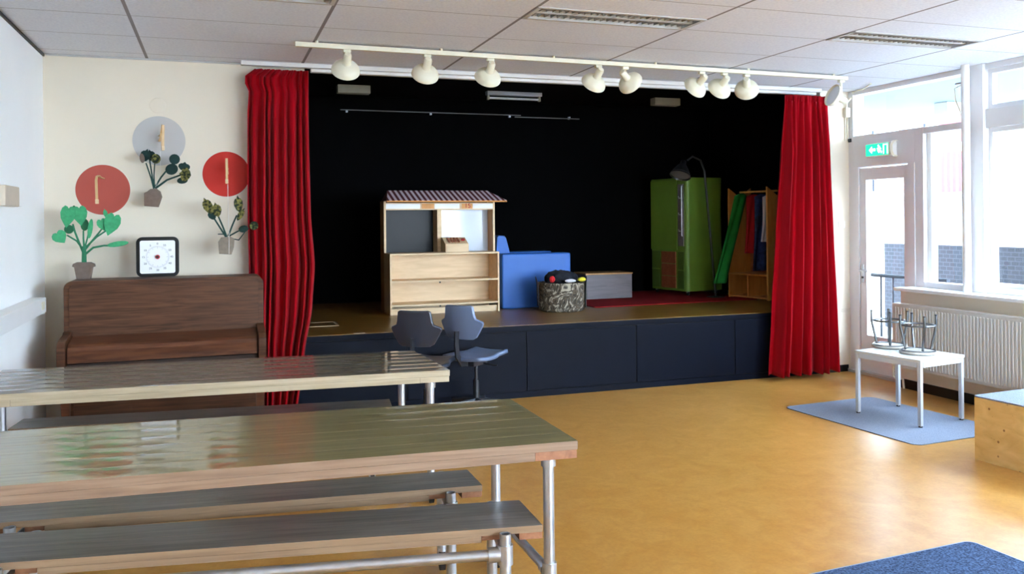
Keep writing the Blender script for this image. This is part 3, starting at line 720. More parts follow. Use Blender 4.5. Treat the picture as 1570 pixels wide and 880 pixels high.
# ================================================================ SCAFFOLD TABLES AND BENCHES
def caster(mb_parent, x, y, z0=0):
    c = MB(); c.cyl((x-.012, y, .048), (x+.012, y, .048), .045, seg=22, mi=1); c.cyl((x-.0135, y, .048), (x+.0135, y, .048), .022, seg=16, mi=0)
    c.span((x-.02, y-.014, .045), (x-.0145, y+.014, .10)); c.span((x+.0145, y-.014, .045), (x+.02, y+.014, .10)); c.span((x-.02, y-.018, .098), (x+.02, y+.018, .106))
    return c.build('caster', [M['steel'], M['rubber']], mb_parent)
def planks(L, W, n, z0, z1, topm, edgem, name, parent, sk=0, crown=.0009):
    mb = MB(); w = W/n
    for i in range(n):
        y = -W/2 + w*(i+.5)
        # each board is slightly crowned, as seasoned planks are
        hw_ = w/2-.0005; sec = [(-hw_, z0), (hw_, z0)] + [(hw_*(1-2*k/8), z1-crown*(1-2*k/8)**2) for k in range(9)]
        mb.prism([(a+y, b) for a, b in sec], L, Matrix(((0, 0, 1, -L/2), (1, 0, 0, 0), (0, 1, 0, 0), (0, 0, 0, 1))))
    for v in mb.bm.verts: v.co.x -= sk*v.co.y
    o = mb.build(name, [topm, edgem], parent)
    for p in o.data.polygons:
        if abs(p.normal.z) < .6: p.material_index = 1
    return o
def make_table(label, loc, rz, L, W, topm, edgem, rear_left_in=0.0, sk=0, left_in=.092):
    t = thing('scaffold_table', label, 'table', loc, rz, 'long tables on scaffold tube legs')
    planks(L, W, 6, .727, .76, topm, edgem, 'tabletop', t, sk, .0009 if topm is M['tabletop'] else .0013)
    def skew(mb):
        for v in mb.bm.verts: v.co.x -= sk*v.co.y
        return mb
    ap = MB()
    for sy in (-1, 1): ap.span((-L/2+.1675, sy*(W/2-.03)-.03, .694), (L/2-.1675, sy*(W/2-.03)+.03, .7265), bev=.002)
    skew(ap).build('apron', edgem, t)
    for sx in (-1, 1): skew(MB().span((sx*(L/2-.085)-.082, -W/2+.001, .694), (sx*(L/2-.085)+.082, W/2-.001, .7265), bev=.002)).build('batten', M['batten'] if topm is M['tabletop'] else M['edge_pale'], t)
    for sx in (-1, 1):
        ys = []
        for sy in (-1, 1):
            x, y = sx*(L/2-(.092 if sx > 0 else left_in)), sy*(W/2-.068)
            if sx < 0 and sy > 0: y -= rear_left_in
            x -= sk*y
            ys.append(y); xs_ = x
            l = MB(); l.cyl((x, y, .10), (x, y, .688), .0215, seg=22)
            o = l.build('leg', M['steel'], t)
            MB().cyl((x, y, .655), (x, y, .6935), .029, seg=22).build('collar', M['steel'], t)
            c = MB(); c.cyl((x, y, .21), (x, y, .285), .0285, seg=22); c.cyl((x, y-sy*.02, .247), (x, y-sy*.06, .247), .0285, seg=20)
            c.build('tube_fitting', M['steel'], t)
            caster(t, x, y)
        MB().cyl((sx*(L/2-(.092 if sx > 0 else left_in))-sk*(ys[0]+.03), ys[0]+.03, .247), (sx*(L/2-(.092 if sx > 0 else left_in))-sk*(ys[1]-.03), ys[1]-.03, .247), .0185).build('cross_tube', M['steel'], t)
    return t
def make_bench(label, loc, rz, L, W, sk=0):
    t = thing('scaffold_bench', label, 'bench', loc, rz, 'benches on scaffold tube frames')
    planks(L, W, 2, .434, .46, M['bench'], M['bench_edge'], 'seat', t, sk)
    def skew(mb):
        for v in mb.bm.verts: v.co.x -= sk*v.co.y
        return mb
    ap = MB()
    for sy in (-1, 1): ap.span((-L/2+.23, sy*(W/2-.025)-.025, .409), (L/2-.23, sy*(W/2-.025)+.025, .4335), bev=.002)
    skew(ap).build('apron', M['bench_edge'], t)
    for sx in (-1, 1):
        skew(MB().span((sx*(L/2-.045)-.044, -W/2+.001, .409), (sx*(L/2-.045)+.044, W/2-.001, .4335), bev=.002)).build('batten', M['batten'], t)
        skew(MB().span((sx*(L/2-.19)-.035, -W/2+.02, .409), (sx*(L/2-.19)+.035, W/2-.02, .4335), bev=.002)).build('batten', M['batten'], t)
        for sy in (-1, 1):
            x, y = sx*(L/2-.128), sy*(W/2+.026)
            l = MB(); l.lathe([(.0215, .09), (.0215, .447), (.0165, .447), (.0165, .415)], 22, Matrix.Translation((x, y, 0)))
            l.lathe([(0, .43), (.0166, .43)], 22, Matrix.Translation((x, y, 0)), mi=1)
            l.build('leg', [M['steel'], M['steel_dark']], t)
            c = MB(); c.cyl((x, y, .335), (x, y, .425 if sy > 0 else .408), .0285, seg=22); c.cyl((x-sx*.02, y, .372), (x-sx*.065, y, .372), .0275, seg=20); c.cyl((x, y-sy*.02, .372), (x, y-sy*.06, .372), .0275, seg=20)
            c.build('tube_fitting', M['steel'], t)
            caster(t, x, y)
        MB().cyl((sx*(L/2-.128), -W/2+.0, .372), (sx*(L/2-.128), W/2, .372), .0185).build('cross_tube', M['steel'], t)
    for sy in (-1, 1): MB().cyl((-L/2+.18, sy*(W/2+.026), .372), (L/2-.18, sy*(W/2+.026), .372), .0195).build('rail_tube', M['steel'], t)
    return t
def placed(right_mid, deg, L):
    a = R(deg); return (right_mid[0]-L/2*math.cos(a), right_mid[1]-L/2*math.sin(a), 0), a
l, a = placed((1.293, 3.413), -4.3, 2.38)
make_table('long olive varnished plank table closest to the camera, on steel tube legs', l, a, 2.38, .82, M['tabletop'], M['edge'], 0, .065)
l, a = placed((1.216, 5.08), -4.4, 2.38)
make_table('long glossy grey brown plank table standing in front of the piano', l, a, 2.38, .80, M['tabletop_grey'], M['edge_pale'], .18, .12, .035)
l, a = placed((1.149, 3.15), -9.4, 1.98)
make_bench('grey plank bench under the olive table, near side, closest to the camera', l, a, 1.98, .30, .12)
l, a = placed((1.074, 3.664), -6.4, 1.95)
make_bench('grey plank bench under the olive table, far side, mostly behind its twin', l, a, 1.95, .245, .10)
l, a = placed((1.025, 5.335), -6.5, 2.13)
make_bench('dark plank bench tucked under the table in front of the piano', l, a, 2.13, .26)

# ================================================================ OFFICE CHAIRS
def make_chair(label, loc, rz, m):
    t = thing('office_chair', label, 'chair', loc, rz, 'swivel chairs in front of the stage')
    # +x is the way the chair faces
    def seat(u, v):
        x, y = -.22+.45*u, -.21+.42*v
        e = .8+.2*math.sin(PI*min(1, u*1.3+.1)); y *= e
        return (x, y, .462 + .05*max(0, u-.55)**1.3*0.9 + .012*abs(2*v-1)**2 + .02*max(0, .2-u))
    MB().grid(seat, 16, 12).build('seat', m, t, smooth=60, solid=.03, offset=0)
    pts = [(-.115, .14), (.115, .14), (.135, .13), (.145, .06), (.155, .03), (.205, .005), (.21, -.015), (.18, -.07), (.145, -.125), (.115, -.14), (-.115, -.14), (-.145, -.125), (-.18, -.07), (-.21, -.015), (-.205, .005), (-.155, .03), (-.145, .06), (-.135, .13)]
    bk = MB()
    bm = bmesh.new()
    bk.prism(pts, .028, Matrix(((0, 0, 1, -.014), (1, 0, 0, 0), (0, 1, 0, 0), (0, 0, 0, 1))), bev=.007)
    bmesh.ops.subdivide_edges(bk.bm, edges=[e for e in bk.bm.edges if e.calc_length() > .15], cuts=6, use_grid_fill=True)
    for v in bk.bm.verts: v.co.x += .9*v.co.y**2*1.3 + .35*max(0, abs(v.co.z)-.05)*.2
    ob = bk.build('backrest', [m], t, smooth=50); bm.free()
    ob.location = (-.235, 0, .768); ob.rotation_euler = (0, R(-8), 0)
    MB().tube([(-.264, 0, .70), (-.272, 0, .60), (-.255, 0, .50), (-.20, 0, .43), (-.05, 0, .425)], 1, flat=(.05, .014)).build('back_support', M['plastic_black'], t)
    MB().box((-.02, 0, .418), (.2, .13, .045), bev=.012).build('mechanism', M['plastic_black'], t)
    MB().tube([(.02, -.06, .41), (.03, -.12, .40), (.05, -.18, .395)], .007).build('lever', M['plastic_black'], t)
    g = MB(); g.cyl((0, 0, .09), (0, 0, .27), .025); g.cyl((0, 0, .27), (0, 0, .40), .014); g.build('gas_lift', M['plastic_black'], t)
    for k in range(5):
        an = 2*PI*k/5+.35; c, s = math.cos(an), math.sin(an)
        s_ = MB(); s_.tube([(0.0*c, 0.0*s, .10), (.12*c, .12*s, .095), (.24*c, .24*s, .078)], [.024, .02, .015], 8).build('base_arm', M['plastic_black'], t)
        w = MB()
        for q in (-.012, .012): w.cyl((.24*c-s*(q-.008), .24*s+c*(q-.008), .026), (.24*c-s*(q+.008), .24*s+c*(q+.008), .026), .025, seg=16)
        w.cyl((.24*c, .24*s, .03), (.24*c, .24*s, .075), .007); w.build('caster', M['rubber'], t)
    return t
make_chair('dark swivel chair between the plank table and stage, partly behind the table', (1.565, 6.66, 0), R(54), M['chair_dark'])
make_chair('black swivel chair with painted blue grey sheen, seat turned to the right, before the stage', (2.04, 6.88, 0), R(38), M['chair_sheen'])

# ================================================================ ON THE STAGE
# ---- low shelving unit used as counter
x0_, x1_, yf, yb_ = 1.64, 2.79, 8.52, 8.84
t = thing('shelf_counter', 'pale plywood shop counter with open shelves on the stage', 'shelf unit', ((x0_+x1_)/2, yf, HS))
w, h, d = x1_-x0_, .60, yb_-yf; k = .018
for sx in (-1, 1): MB().span((sx*w/2, 0, 0), (sx*(w/2-k), d, h), bev=.001).build('side_panel', M['ply'], t)
MB().span((-w/2, -.004, h), (w/2, d, h+k), bev=.002).build('top', M['ply'], t)
MB().span((-w/2+k, d-.012, .02), (w/2-k, d, h)).build('back_panel', M['ply'], t)
for z in (.085, .325): MB().span((-w/2+k, .002, z), (w/2-k, d-.012, z+k), bev=.001).build('shelf', M['ply'], t)
MB().span((-w/2+k, .03, 0), (w/2-k, .045, .06)).build('plinth', M['ply'], t)
hs = MB()
for z in (.078, .318): hs.cyl((-.06, .006, z), (-.06, .012, z), .009)
hs.build('peg_hole', M['rubber'], t)
# ---- play shop front behind it
X0, X1, Y0, Y1 = 1.645, 2.852, 8.862, 9.06
t = thing('play_shop', 'wooden play shop front with striped awning, chalkboard and whiteboard', 'play shop', ((X0+X1)/2, Y0, HS))
w, d, h = X1-X0, Y1-Y0, 1.155; k = .022
MB().span((-w/2, 0, 0), (-w/2+k, d, h)).build('side_panel', M['ply_tan'], t)
MB().span((w/2-k, 0, 0), (w/2, d, h)).build('side_panel', M['ply_tan'], t)
e = MB()
for sx in (-1, 1): e.span((sx*w/2, -.012, 0), (sx*(w/2-k), 0, h))
e.build('front_stile', M['ply'], t)
MB().span((-.035, -.008, .55), (.012, d, h-.09)).build('middle_stile', M['ply'], t)
MB().span((-w/2+k, d-.022, .46), (w/2-k, d, .56)).build('cross_board', M['ply'], t)
MB().span((-w/2+k, d-.016, .56), (-.035, d-.004, h-.09)).build('chalkboard', M['slate'], t)
MB().span((.012, d-.016, .56), (w/2-k, d-.004, h-.09)).build('whiteboard', M['whiteboard'], t)
MB().span((-w/2+k, d-.02, 0), (w/2-k, d-.004, .46)).build('lower_panel', M['ply_tan'], t)
hb = MB(); hb.span((-w/2+k, -.006, h-.095), (w/2-k, .01, h-.02))
hb.build('header_board', M['ply'], t)
for a, b, m in ((-.60, -.22, 'white'), (-.06, .21, 'white'), (.36, .595, 'white'), (-.2, -.07, 'orange_wood'), (.235, .35, 'orange_wood')):
    MB().span((a, -.011, h-.082), (b, -.0065, h-.03)).build('price_card', M[m], t)
nm = MB(); add_text(nm, '15', .07, Matrix.Translation((.30, -.0125, h-.054)) @ Matrix.Rotation(PI/2, 4, 'X')); nm.build('number', M['ink_red'], t)
# awning: sloping cloth with hipped ends on a thin frame
aw = MB()
fy, by, zf, zb = -.24, .10, h-.002, h+.11
pf = [(-w/2-.01, fy, zf), (w/2+.06, fy, zf), (w/2-.05, by, zb), (-w/2+.06, by, zb)]
tb = bmesh.new(); tb.faces.new([tb.verts.new(p) for p in pf]); aw._merge(tb)
awo = aw.build('awning', M['awning'], t, smooth=0, solid=.006)
en = MB()
for sx, xf, xb in ((-1, -w/2-.01, -w/2+.06), (1, w/2+.06, w/2-.05)):
    tb = bmesh.new(); tb.faces.new([tb.verts.new(p) for p in ((xf, fy+.004, zf), (xb, by, zb), (xf*.99, by, zf))]); en._merge(tb)
en.build('awning_end', M['drawer'], t, smooth=0, solid=.005)
MB().tube([(-w/2-.012, fy, zf-.008), (w/2+.062, fy, zf-.008)], .008).build('awning_rail', M['orange_wood'], t)
# ---- toy till
p = at(700, 389, 1, 8.63)
t = thing('toy_cash_register', 'wooden toy cash register on the plywood counter', 'toy till', (p.x, 8.60, HS+.619), 0)
pr_ = [(0, 0), (.20, 0), (.20, .145), (.15, .15), (.01, .085), (0, .085)]
MB().prism(pr_, .25, Matrix(((0, 0, 1, -.125), (1, 0, 0, 0), (0, 1, 0, 0), (0, 0, 0, 1))), bev=.003).build('body', M['ply'], t)
MB().span((-.115, -.008, .008), (.115, -.001, .072), bev=.002).build('drawer', M['ply'], t)
sl = math.atan2(.065, .14); ky = MB()
for i in range(4):
    for j in range(3):
        ky.box((-.07+i*.033, .045+j*.034, .109+j*.034*math.tan(sl)), (.02, .022, .012), Euler((sl, 0, 0)), bev=.002)
ky.build('keys', M['drawer'], t)
MB().cyl((.082, .075, .121), (.082, .071, .132), .02).build('dial', M['ink_red'], t)
# ---- blue foam armchair seen from its side
t = thing('foam_armchair', 'chunky blue vinyl foam armchair beside the plywood counter', 'armchair', (3.262, 8.66, HS), 0)
MB().span((-.395, 0, .0), (.395, .2, .585), bev=.02, seg=3).build('armrest', M['blue'], t)
MB().span((-.395, .56, .0), (.395, .76, .585), bev=.02, seg=3).build('armrest', M['blue'], t)
MB().span((-.23, .203, .0), (.37, .557, .33), bev=.02, seg=3).build('seat_block', M['blue'], t)
bp_ = [(-.385, 0), (-.24, 0), (-.235, .60), (-.275, .75), (-.295, .775), (-.365, .775), (-.38, .76), (-.392, .6)]
MB().prism(bp_, .35, Matrix(((1, 0, 0, 0), (0, 0, 1, .205), (0, 1, 0, 0), (0, 0, 0, 1))), bev=.012).build('backrest', M['blue'], t)
# ---- printed basket
bc = Vector((3.385, 8.28, HS))
t = thing('storage_basket', 'round fabric storage basket with black and cream print on the stage', 'basket', tuple(bc))
bp2 = [(0, .004), (.215, .002), (.235, .02), (.248, .12), (.25, .22), (.245, .295), (.237, .298), (.238, .22), (.236, .12), (.222, .03), (0, .02)]
MB().lathe(bp2, 40).build('body', M['basket'], t)
for a in (R(-18), R(162)):
    c, s_ = math.cos(a), math.sin(a); r = .262
    MB().tube([Vector((r*math.cos(a+q), r*math.sin(a+q), z)) for q, z in ((-.42, .04), (-.40, .16), (-.36, .28), (-.2, .33), (0, .34), (.2, .33), (.36, .28), (.40, .16), (.42, .04))], 1, flat=(.006, .034)).build('handle', M['rubber'], t)
def lump(label, name, c, r, sc, m, seed, cat='cloth'):
    rnd = random.Random(seed); mb = MB(); mb.ball((0, 0, 0), r, sc, sub=4)
    for v in mb.bm.verts:
        n = v.co.normalized()
        v.co *= 1 + .10*math.sin(7*n.x+seed)*math.sin(6*n.y+2*seed) + .06*math.sin(15*n.z+seed)*math.sin(13*n.x)
    o = mb.build(name, m, None, smooth=70); o.location = c
    return tag(o, label, cat, 'clothes piled in the basket')
lump('dark crumpled garment heaped on top of the storage basket', 'crumpled_garment', bc+Vector((.0, .02, .335)), .165, (1.05, .95, .5), M['cloth_dark'], 1, 'garment')
lump('red cloth poking out at the left rim of the basket', 'crumpled_cloth', bc+Vector((-.165, -.165, .34)), .032, (.9, .7, 1.0), M['cloth_red'], 2)
lump('white cloth at the front rim of the basket', 'crumpled_cloth', bc+Vector((.01, -.225, .322)), .045, (1.3, .45, .4), M['cloth_white'], 3)
lump('yellow cloth at the right rim of the basket', 'crumpled_cloth', bc+Vector((.155, -.18, .33)), .038, (1.2, .8, .6), M['cloth_yellow'], 4)
# ---- low chest
t = thing('low_chest', 'low pale grey wooden chest with tan top behind the basket', 'chest', (4.37, 9.2, HS+.009), 0)
MB().span((-.30, 0, 0), (.30, .34, .285), bev=.003).build('body', M['grey_wood'], t)
MB().span((-.305, -.012, .2855), (.305, .345, .302), bev=.002).build('top', M['ply_tan'], t)
for z in (.012, .15): MB().span((-.29, -.01, z), (.29, -.0005, z+.128), bev=.002).build('front_board', M['grey_wood'], t)
# ---- red rug on the stage
t = thing('stage_rug', 'dark red rug lying on the stage under the green cabinet', 'rug', (4.84, 9.2, HS), R(2))
MB().prism(rounded(2.1, 1.55, .03, 3), .008, Matrix.Translation((0, 0, .0005))).build('pile', M['rug_red'], t)
# ---- hatch in the stage floor
t = thing('floor_hatch', 'pale edged hatch in the stage floor beside the left curtain', 'hatch', (.78, 8.06, HS), R(0))
hm = MB(); hm.span((-.08, -.16, .0005), (.27, -.142, .004)); hm.span((-.08, .142, .0005), (.27, .16, .004)); hm.span((.252, -.142, .0005), (.27, .142, .004)); hm.span((-.08, -.142, .0005), (-.062, .142, .004))
hm.build('edge_strip', M['ply'], t)
MB().span((-.062, -.142, .0005), (.252, .142, .003)).build('lid', M['stage_floor'], t)
t = thing('tape_marker', 'short pale tape marker on the front edge of the stage', 'tape', (1.14, 7.30, HS))
MB().span((-.048, -.017, .0003), (.048, .03, .0015)).build('tape', M['patch'], t)
# ---- green cabinet on castors
CA = Vector((5.255, 9.80)); CBv = Vector((5.36, 9.10)); CCv = Vector((5.93, 9.20))
ex = (CCv-CBv); ey = (CA-CBv)
rz = math.atan2(ex.y, ex.x)
t = thing('green_cabinet', 'tall lime green cabinet on castors at the back of the stage', 'cabinet', (CBv.x, CBv.y, HS+.009), rz)
w, d, z0, z1 = ex.length, ey.length, .05, 1.43
MB().prism(rounded(w, d, .05, 6, (1, 1, 1, 1), w/2, d/2), z1-z0, Matrix.Translation((0, 0, z0)), bev=.005).build('carcass', M['lime'], t)
# left side, facing -x: upper door, strip with hooks, open compartments and drawers below
MB().span((-.012, .17, .55), (-.001, d-.03, z1-.02), bev=.003).build('door', M['lime'], t)
hk = MB().span((-.014, .05, .60), (-.001, .15, 1.35), bev=.003).build('hook_strip', M['grey_wood'], t)
for z in (.78, .98, 1.18): MB().tube([(-.014, .10, z), (-.04, .10, z), (-.045, .10, z+.025)], .006).build('hook', M['steel'], hk)
MB().tube([(-.024, .06, .72), (-.03, .06, .73), (-.03, .06, 1.32), (-.024, .06, 1.33)], .008).build('pull_bar', M['steel'], t)
for y0, y1 in ((.055, .16), (d-.2, d-.05)):
    for z0_, z1_ in ((.08, .30), (.315, .53)): MB().span((-.012, y0, z0_), (-.001, y1, z1_), bev=.002).build('compartment_door', M['lime_dark'], t)
for k in range(3): MB().span((-.018, .20, .08+k*.152), (-.001, d-.24, .225+k*.152), bev=.003).build('drawer', M['drawer'], t)
for x, y in ((.06, .06), (w-.06, .06), (.06, d-.06), (w-.06, d-.06)):
    c = MB(); c.cyl((x-.01, y, .024), (x+.01, y, .024), .023, seg=18, mi=1); c.cyl((x, y, .03), (x, y, .05), .01); c.span((x-.016, y-.014, .03), (x+.016, y+.014, .0495))
    c.build('caster', [M['steel'], M['rubber']], t)
# ---- floor lamp
p0 = Vector((5.60, 8.86, HS))
t = thing('floor_lamp', 'black arm floor lamp with tilted shade in front of the green cabinet', 'floor lamp', tuple(p0))
MB().lathe([(0, .022), (.05, .022), (.105, .014), (.11, .002), (0, .002)], 28).build('base', M['lamp_black'], t)
pt = lambda px, py, Y=8.86: at(px, py, 1, Y)-p0
MB().cyl((0, 0, .02), pt(1080, 262), .014).build('pole', M['lamp_black'], t)
MB().tube([pt(1080, 262), pt(1074, 246), pt(1062, 240), pt(1054, 246)], .011).build('arm', M['lamp_black'], t)
hp = pt(1047, 252); dirv = (pt(1038, 272)-hp) + Vector((-.0, -.05, -.03))
q = dirv.to_track_quat('Z', 'Y').to_matrix().to_4x4()
mx = Matrix.Translation(hp) @ q
MB().lathe([(0, -.05), (.03, -.045), (.036, .0), (.06, .03), (.10, .10), (.125, .155), (.121, .155), (.09, .09), (.05, .03), (0, .02)], 28, mx).build('shade', M['lamp_black'], t)
MB().lathe([(0, .148), (.08, .145), (.117, .136), (.10, .105), (0, .10)], 28, mx).build('diffuser', M['louvre_dim'], t)
# ---- coat rack with dressing-up clothes; its open side faces -x
t = thing('coat_rack', 'orange wooden coat rack with dressing-up clothes beside the right curtain', 'coat rack', (5.75, 8.82, HS+.009), R(-79))
# local x runs along the rack towards the camera, local y into the rack
W_, D_ = .62, .36
zig = [(0, 0), (D_, 0), (D_, 1.30), (D_*.72, 1.285), (D_*.5, 1.18), (D_*.28, 1.22), (0, 1.30)]
zig = [(0, 0), (D_, 0), (D_, 1.29), (D_*.52, 1.17), (0, 1.285)]
yz = lambda x: Matrix(((0, 0, 1, x), (1, 0, 0, 0), (0, 1, 0, 0), (0, 0, 0, 1)))
MB().prism(zig, .02, yz(0)).build('end_panel', M['orange_wood'], t)
MB().prism(zig, .02, yz(W_-.02)).build('end_panel', M['orange_wood'], t)
MB().span((.02, D_-.015, .02), (W_-.02, D_, 1.2)).build('back_panel', M['drawer'], t)
for z in (.01, .27): MB().span((.02, 0, z), (W_-.02, D_-.015, z+.018)).build('shelf', M['orange_wood'], t)
MB().span((.30, 0, .028), (.318, D_-.015, .27)).build('divider', M['orange_wood'], t)
MB().cyl((.02, .18, 1.24), (W_-.02, .18, 1.24), .012).build('rail', M['orange_wood'], t)
tw = t.matrix_world
def garment(label, name, x, y, ztop, zbot, wtop, wbot, lean, m, fwd=0):
    """a hanging garment with folds, thin in x of the rack, hung from its rail"""
    def fn(u, v):
        z = ztop + (zbot-ztop)*v; w_ = wtop+(wbot-wtop)*v
        yy = y + (u-.5)*w_ + lean*v
        return (x + fwd*v + .018*math.sin(u*9+v*3)*(.4+v) + .022*math.sin(u*PI)*1.0, yy, z - .03*(2*abs(u-.5))**2*(1-v))
    o = MB().grid(fn, 20, 16).build(name, m, None, smooth=60, solid=.022)
    bpy.context.view_layer.update()
    o.matrix_world = Matrix.Translation((5.75, 8.82, HS+.009)) @ Matrix.Rotation(R(-79), 4, 'Z')
    return tag(o, label, 'garment', 'dressing-up clothes on the rack')
garment('long bright green garment hanging out of the coat rack', 'hanging_garment', .10, .10, 1.22, .18, .18, .20, -.34, M['cloth_green'], .02)
garment('red garment on the rack, just behind the green one', 'hanging_garment', .23, .17, 1.21, .52, .20, .17, -.04, M['cloth_red'])
garment('blue patterned garment hanging between the red and white ones', 'hanging_garment', .36, .17, 1.21, .32, .20, .22, -.02, M['cloth_blue'])
garment('white garment hanging at the near end of the rack', 'hanging_garment', .50, .15, 1.20, .66, .20, .20, -.02, M['cloth_white'])
# ---- fittings on the stage ceiling / back wall
def stage_box(px, label, group):
    p = at(px, 150, 1, 9.3)
    t = thing('ceiling_mounted_box', label, 'ceiling box', (p.x, 9.3, ZC), 0, group)
    MB().span((-.175, -.06, -.09), (.175, .06, -.002), bev=.006).build('cover', M['stage_box'], t)
    MB().span((-.16, -.064, -.075), (.16, -.0605, -.02), bev=.001).build('front_label', M['stage_box'], t)
stage_box(542, 'beige oblong box on the black stage ceiling, near the left curtain', 'oblong boxes over the stage')
stage_box(1020, 'beige oblong box on the black stage ceiling, above the green cabinet', 'oblong boxes over the stage')
p = at(788, 155, 1, 9.3)
t = thing('fluorescent_fixture', 'grey bare tube fixture on the black stage ceiling', 'ceiling light', (p.x, 9.3, ZC), 0)
MB().span((-.33, -.045, -.045), (.33, .045, -.002), bev=.004).build('body', M['lamp_inside'], t)
for sx in (-1, 1): MB().span((sx*.31-.012, -.02, -.1), (sx*.31+.012, .02, -.0455), bev=.003).build('socket', M['stage_box'], t)
MB().cyl((-.297, 0, -.078), (.297, 0, -.078), .013).build('tube', M['tube'], t)
t = thing('hanging_rail', 'thin grey overhead rail along the black back wall of the stage', 'rail', (2.45, 10.02, 2.875))
for a, b, z, y in ((-1.08, 1.13, .012, 0), (1.06, 1.93, -.006, .03)):
    MB().box(((a+b)/2, y, z), (b-a, .011, .011), bev=.002).build('rail', M['louvre_dim'], t)
for x in (-1.0, 0, 1.0, 1.8): MB().span((x-.01, .035, -.01), (x+.01, .078, .02)).build('wall_clip', M['steel'], t)

# ================================================================ RIGHT-HAND SIDE
t = thing('exit_sign', 'lit green emergency exit sign above the glazed door', 'exit sign', (6.199, 6.775, 2.18))
MB().box((-.04, 0, .07), (.075, .35, .135), bev=.012).build('housing', M['white'], t)
MB().box((-.0795, .012, .07), (.004, .30, .112), bev=.001).build('lit_face', M['exit_green'], t)
MB().tube([(-.01, -.176, .07-.075), (-.06, -.182, .07-.068), (-.082, -.184, .07-.03), (-.084, -.184, .07+.03), (-.06, -.182, .07+.068), (-.01, -.176, .07+.075)], 1, flat=(.02, .006)).build('end_cap', M['cream_metal'], t)
pg = MB(); fx = -.0835
def pbox(y, z, wy, wz, a=0): pg.box((fx, y, z), (.002, wy, wz), Euler((a, 0, 0)))
# seen from the room, +y is towards the left: arrow, running figure, doorway
pg.prism([(.115, .07), (.075, .105), (.075, .082), (.03, .082), (.03, .058), (.075, .058), (.075, .035)], .002, Matrix(((0, 0, 1, fx-.001), (1, 0, 0, 0), (0, 1, 0, 0), (0, 0, 0, 1))))
pg.cyl((fx-.001, -.012, .107), (fx+.001, -.012, .107), .009, seg=14)
pbox(-.022, .082, .014, .038, R(18)); pbox(-.008, .085, .034, .008, R(-30)); pbox(-.038, .08, .026, .008, R(40)); pbox(-.012, .052, .012, .036, R(-38)); pbox(-.038, .055, .034, .010, R(35)); pbox(-.052, .042, .008, .022, R(20))
pg.prism([(-.075, .022), (-.075, .118), (-.135, .118), (-.135, .022), (-.125, .022), (-.125, .108), (-.085, .108), (-.085, .022)], .002, Matrix(((0, 0, 1, fx-.001), (1, 0, 0, 0), (0, 1, 0, 0), (0, 0, 0, 1))))
pg.build('pictogram', M['exit_white'], t)

# ---- radiator
ya, yz1 = 4.55, 6.37
t = thing('panel_radiator', 'long cream panel radiator below the window sill', 'radiator', (5.9, (ya+yz1)/2, .215))
hl = (yz1-ya)/2; rh = .575
fmb = MB()
fmb.span((0, -hl, 0), (.008, hl, rh), bev=.003)
n = int(2*hl/.034)
for i in range(n):
    y = -hl+.03 + (2*hl-.06)*(i+.5)/n
    fmb.box((-.003, y, rh/2), (.012, .017, rh-.05), bev=.004, seg=1)
fmb.build('front_panel', M['radiator'], t)
MB().span((.01, -hl+.004, .02), (.075, hl-.004, rh-.02)).build('convector', M['radiator'], t)
gm = MB()
gm.span((.0, -hl, rh+.0005), (.08, hl, rh+.008), bev=.002); gm.build('top_grille', M['radiator'], t)
for sy in (-1, 1): MB().span((.009, sy*hl, .004), (.08, sy*(hl-.003), rh-.002)).build('end_plate', M['radiator'], t)
for y in (-hl+.3, hl-.3): MB().span((.08, y-.015, .05), (.139, y+.015, rh-.05)).build('wall_bracket', M['steel'], t)
pv = MB(); pv.tube([(.04, hl+.001, .05), (.04, hl+.03, .05), (.04, hl+.035, .02), (.04, hl+.035, -.10), (.05, hl+.01, -.125), (.10, hl-.02, -.125), (.11, hl-.02, -.215)], .011)
pv.build('pipe', M['cream_metal'], t)
vb = MB(); vb.cyl((.04, hl+.018, .05), (-.02, hl+.018, .05), .017); vb.cyl((-.02, hl+.018, .05), (-.032, hl+.018, .05), .022); vb.build('valve', M['rubber'], t)

# ---- mats
t = thing('play_mat', 'large grey blue felt mat on the floor under the low white table', 'mat', (5.02, 5.44, 0), R(4))
MB().prism(rounded(.97, 1.36, .07, 6), .007, Matrix.Translation((0, 0, .0005)), bev=.002).build('pile', M['mat_grey'], t)
MT = .0078
t = thing('carpet', 'dark blue flecked carpet with pale edge at the bottom right', 'carpet', (2.76, 2.66, 0), R(3.5))
MB().prism(rounded(1.5, 1.1, .05, 6), .009, Matrix.Translation((0, 0, .0005))).build('binding', M['mat_edge'], t)
MB().prism(rounded(1.476, 1.076, .04, 6), .003, Matrix.Translation((0, 0, .0096)), bev=.001).build('pile', M['mat_blue'], t)
# ---- white child's table
TZ = .515
t = thing('low_table', 'low white square-legged table with two upturned stools on it', 'table', (5.19, 5.435, MT), R(9))
tw_, td_, tz = .52, .605, TZ-MT
MB().box((0, 0, tz-.011), (tw_, td_, .022), bev=.004).build('tabletop', M['top_white'], t)
ap = MB()
for sy in (-1, 1): ap.box((0, sy*(td_/2-.016), tz-.041), (tw_-.075, .022, .036))
for sx in (-1, 1): ap.box((sx*(tw_/2-.016), 0, tz-.041), (.022, td_-.075, .036))
ap.build('apron', M['leg_white'], t)
for sx in (-1, 1):
    for sy in (-1, 1):
        lg = MB().box((sx*(tw_/2-.019), sy*(td_/2-.019), (tz-.023)/2+.004), (.03, .03, tz-.031), bev=.004).build('leg', M['leg_white'], t)
        MB().cyl((sx*(tw_/2-.019), sy*(td_/2-.019), 0), (sx*(tw_/2-.019), sy*(td_/2-.019), .0115), .015).build('foot', M['rubber'], lg)
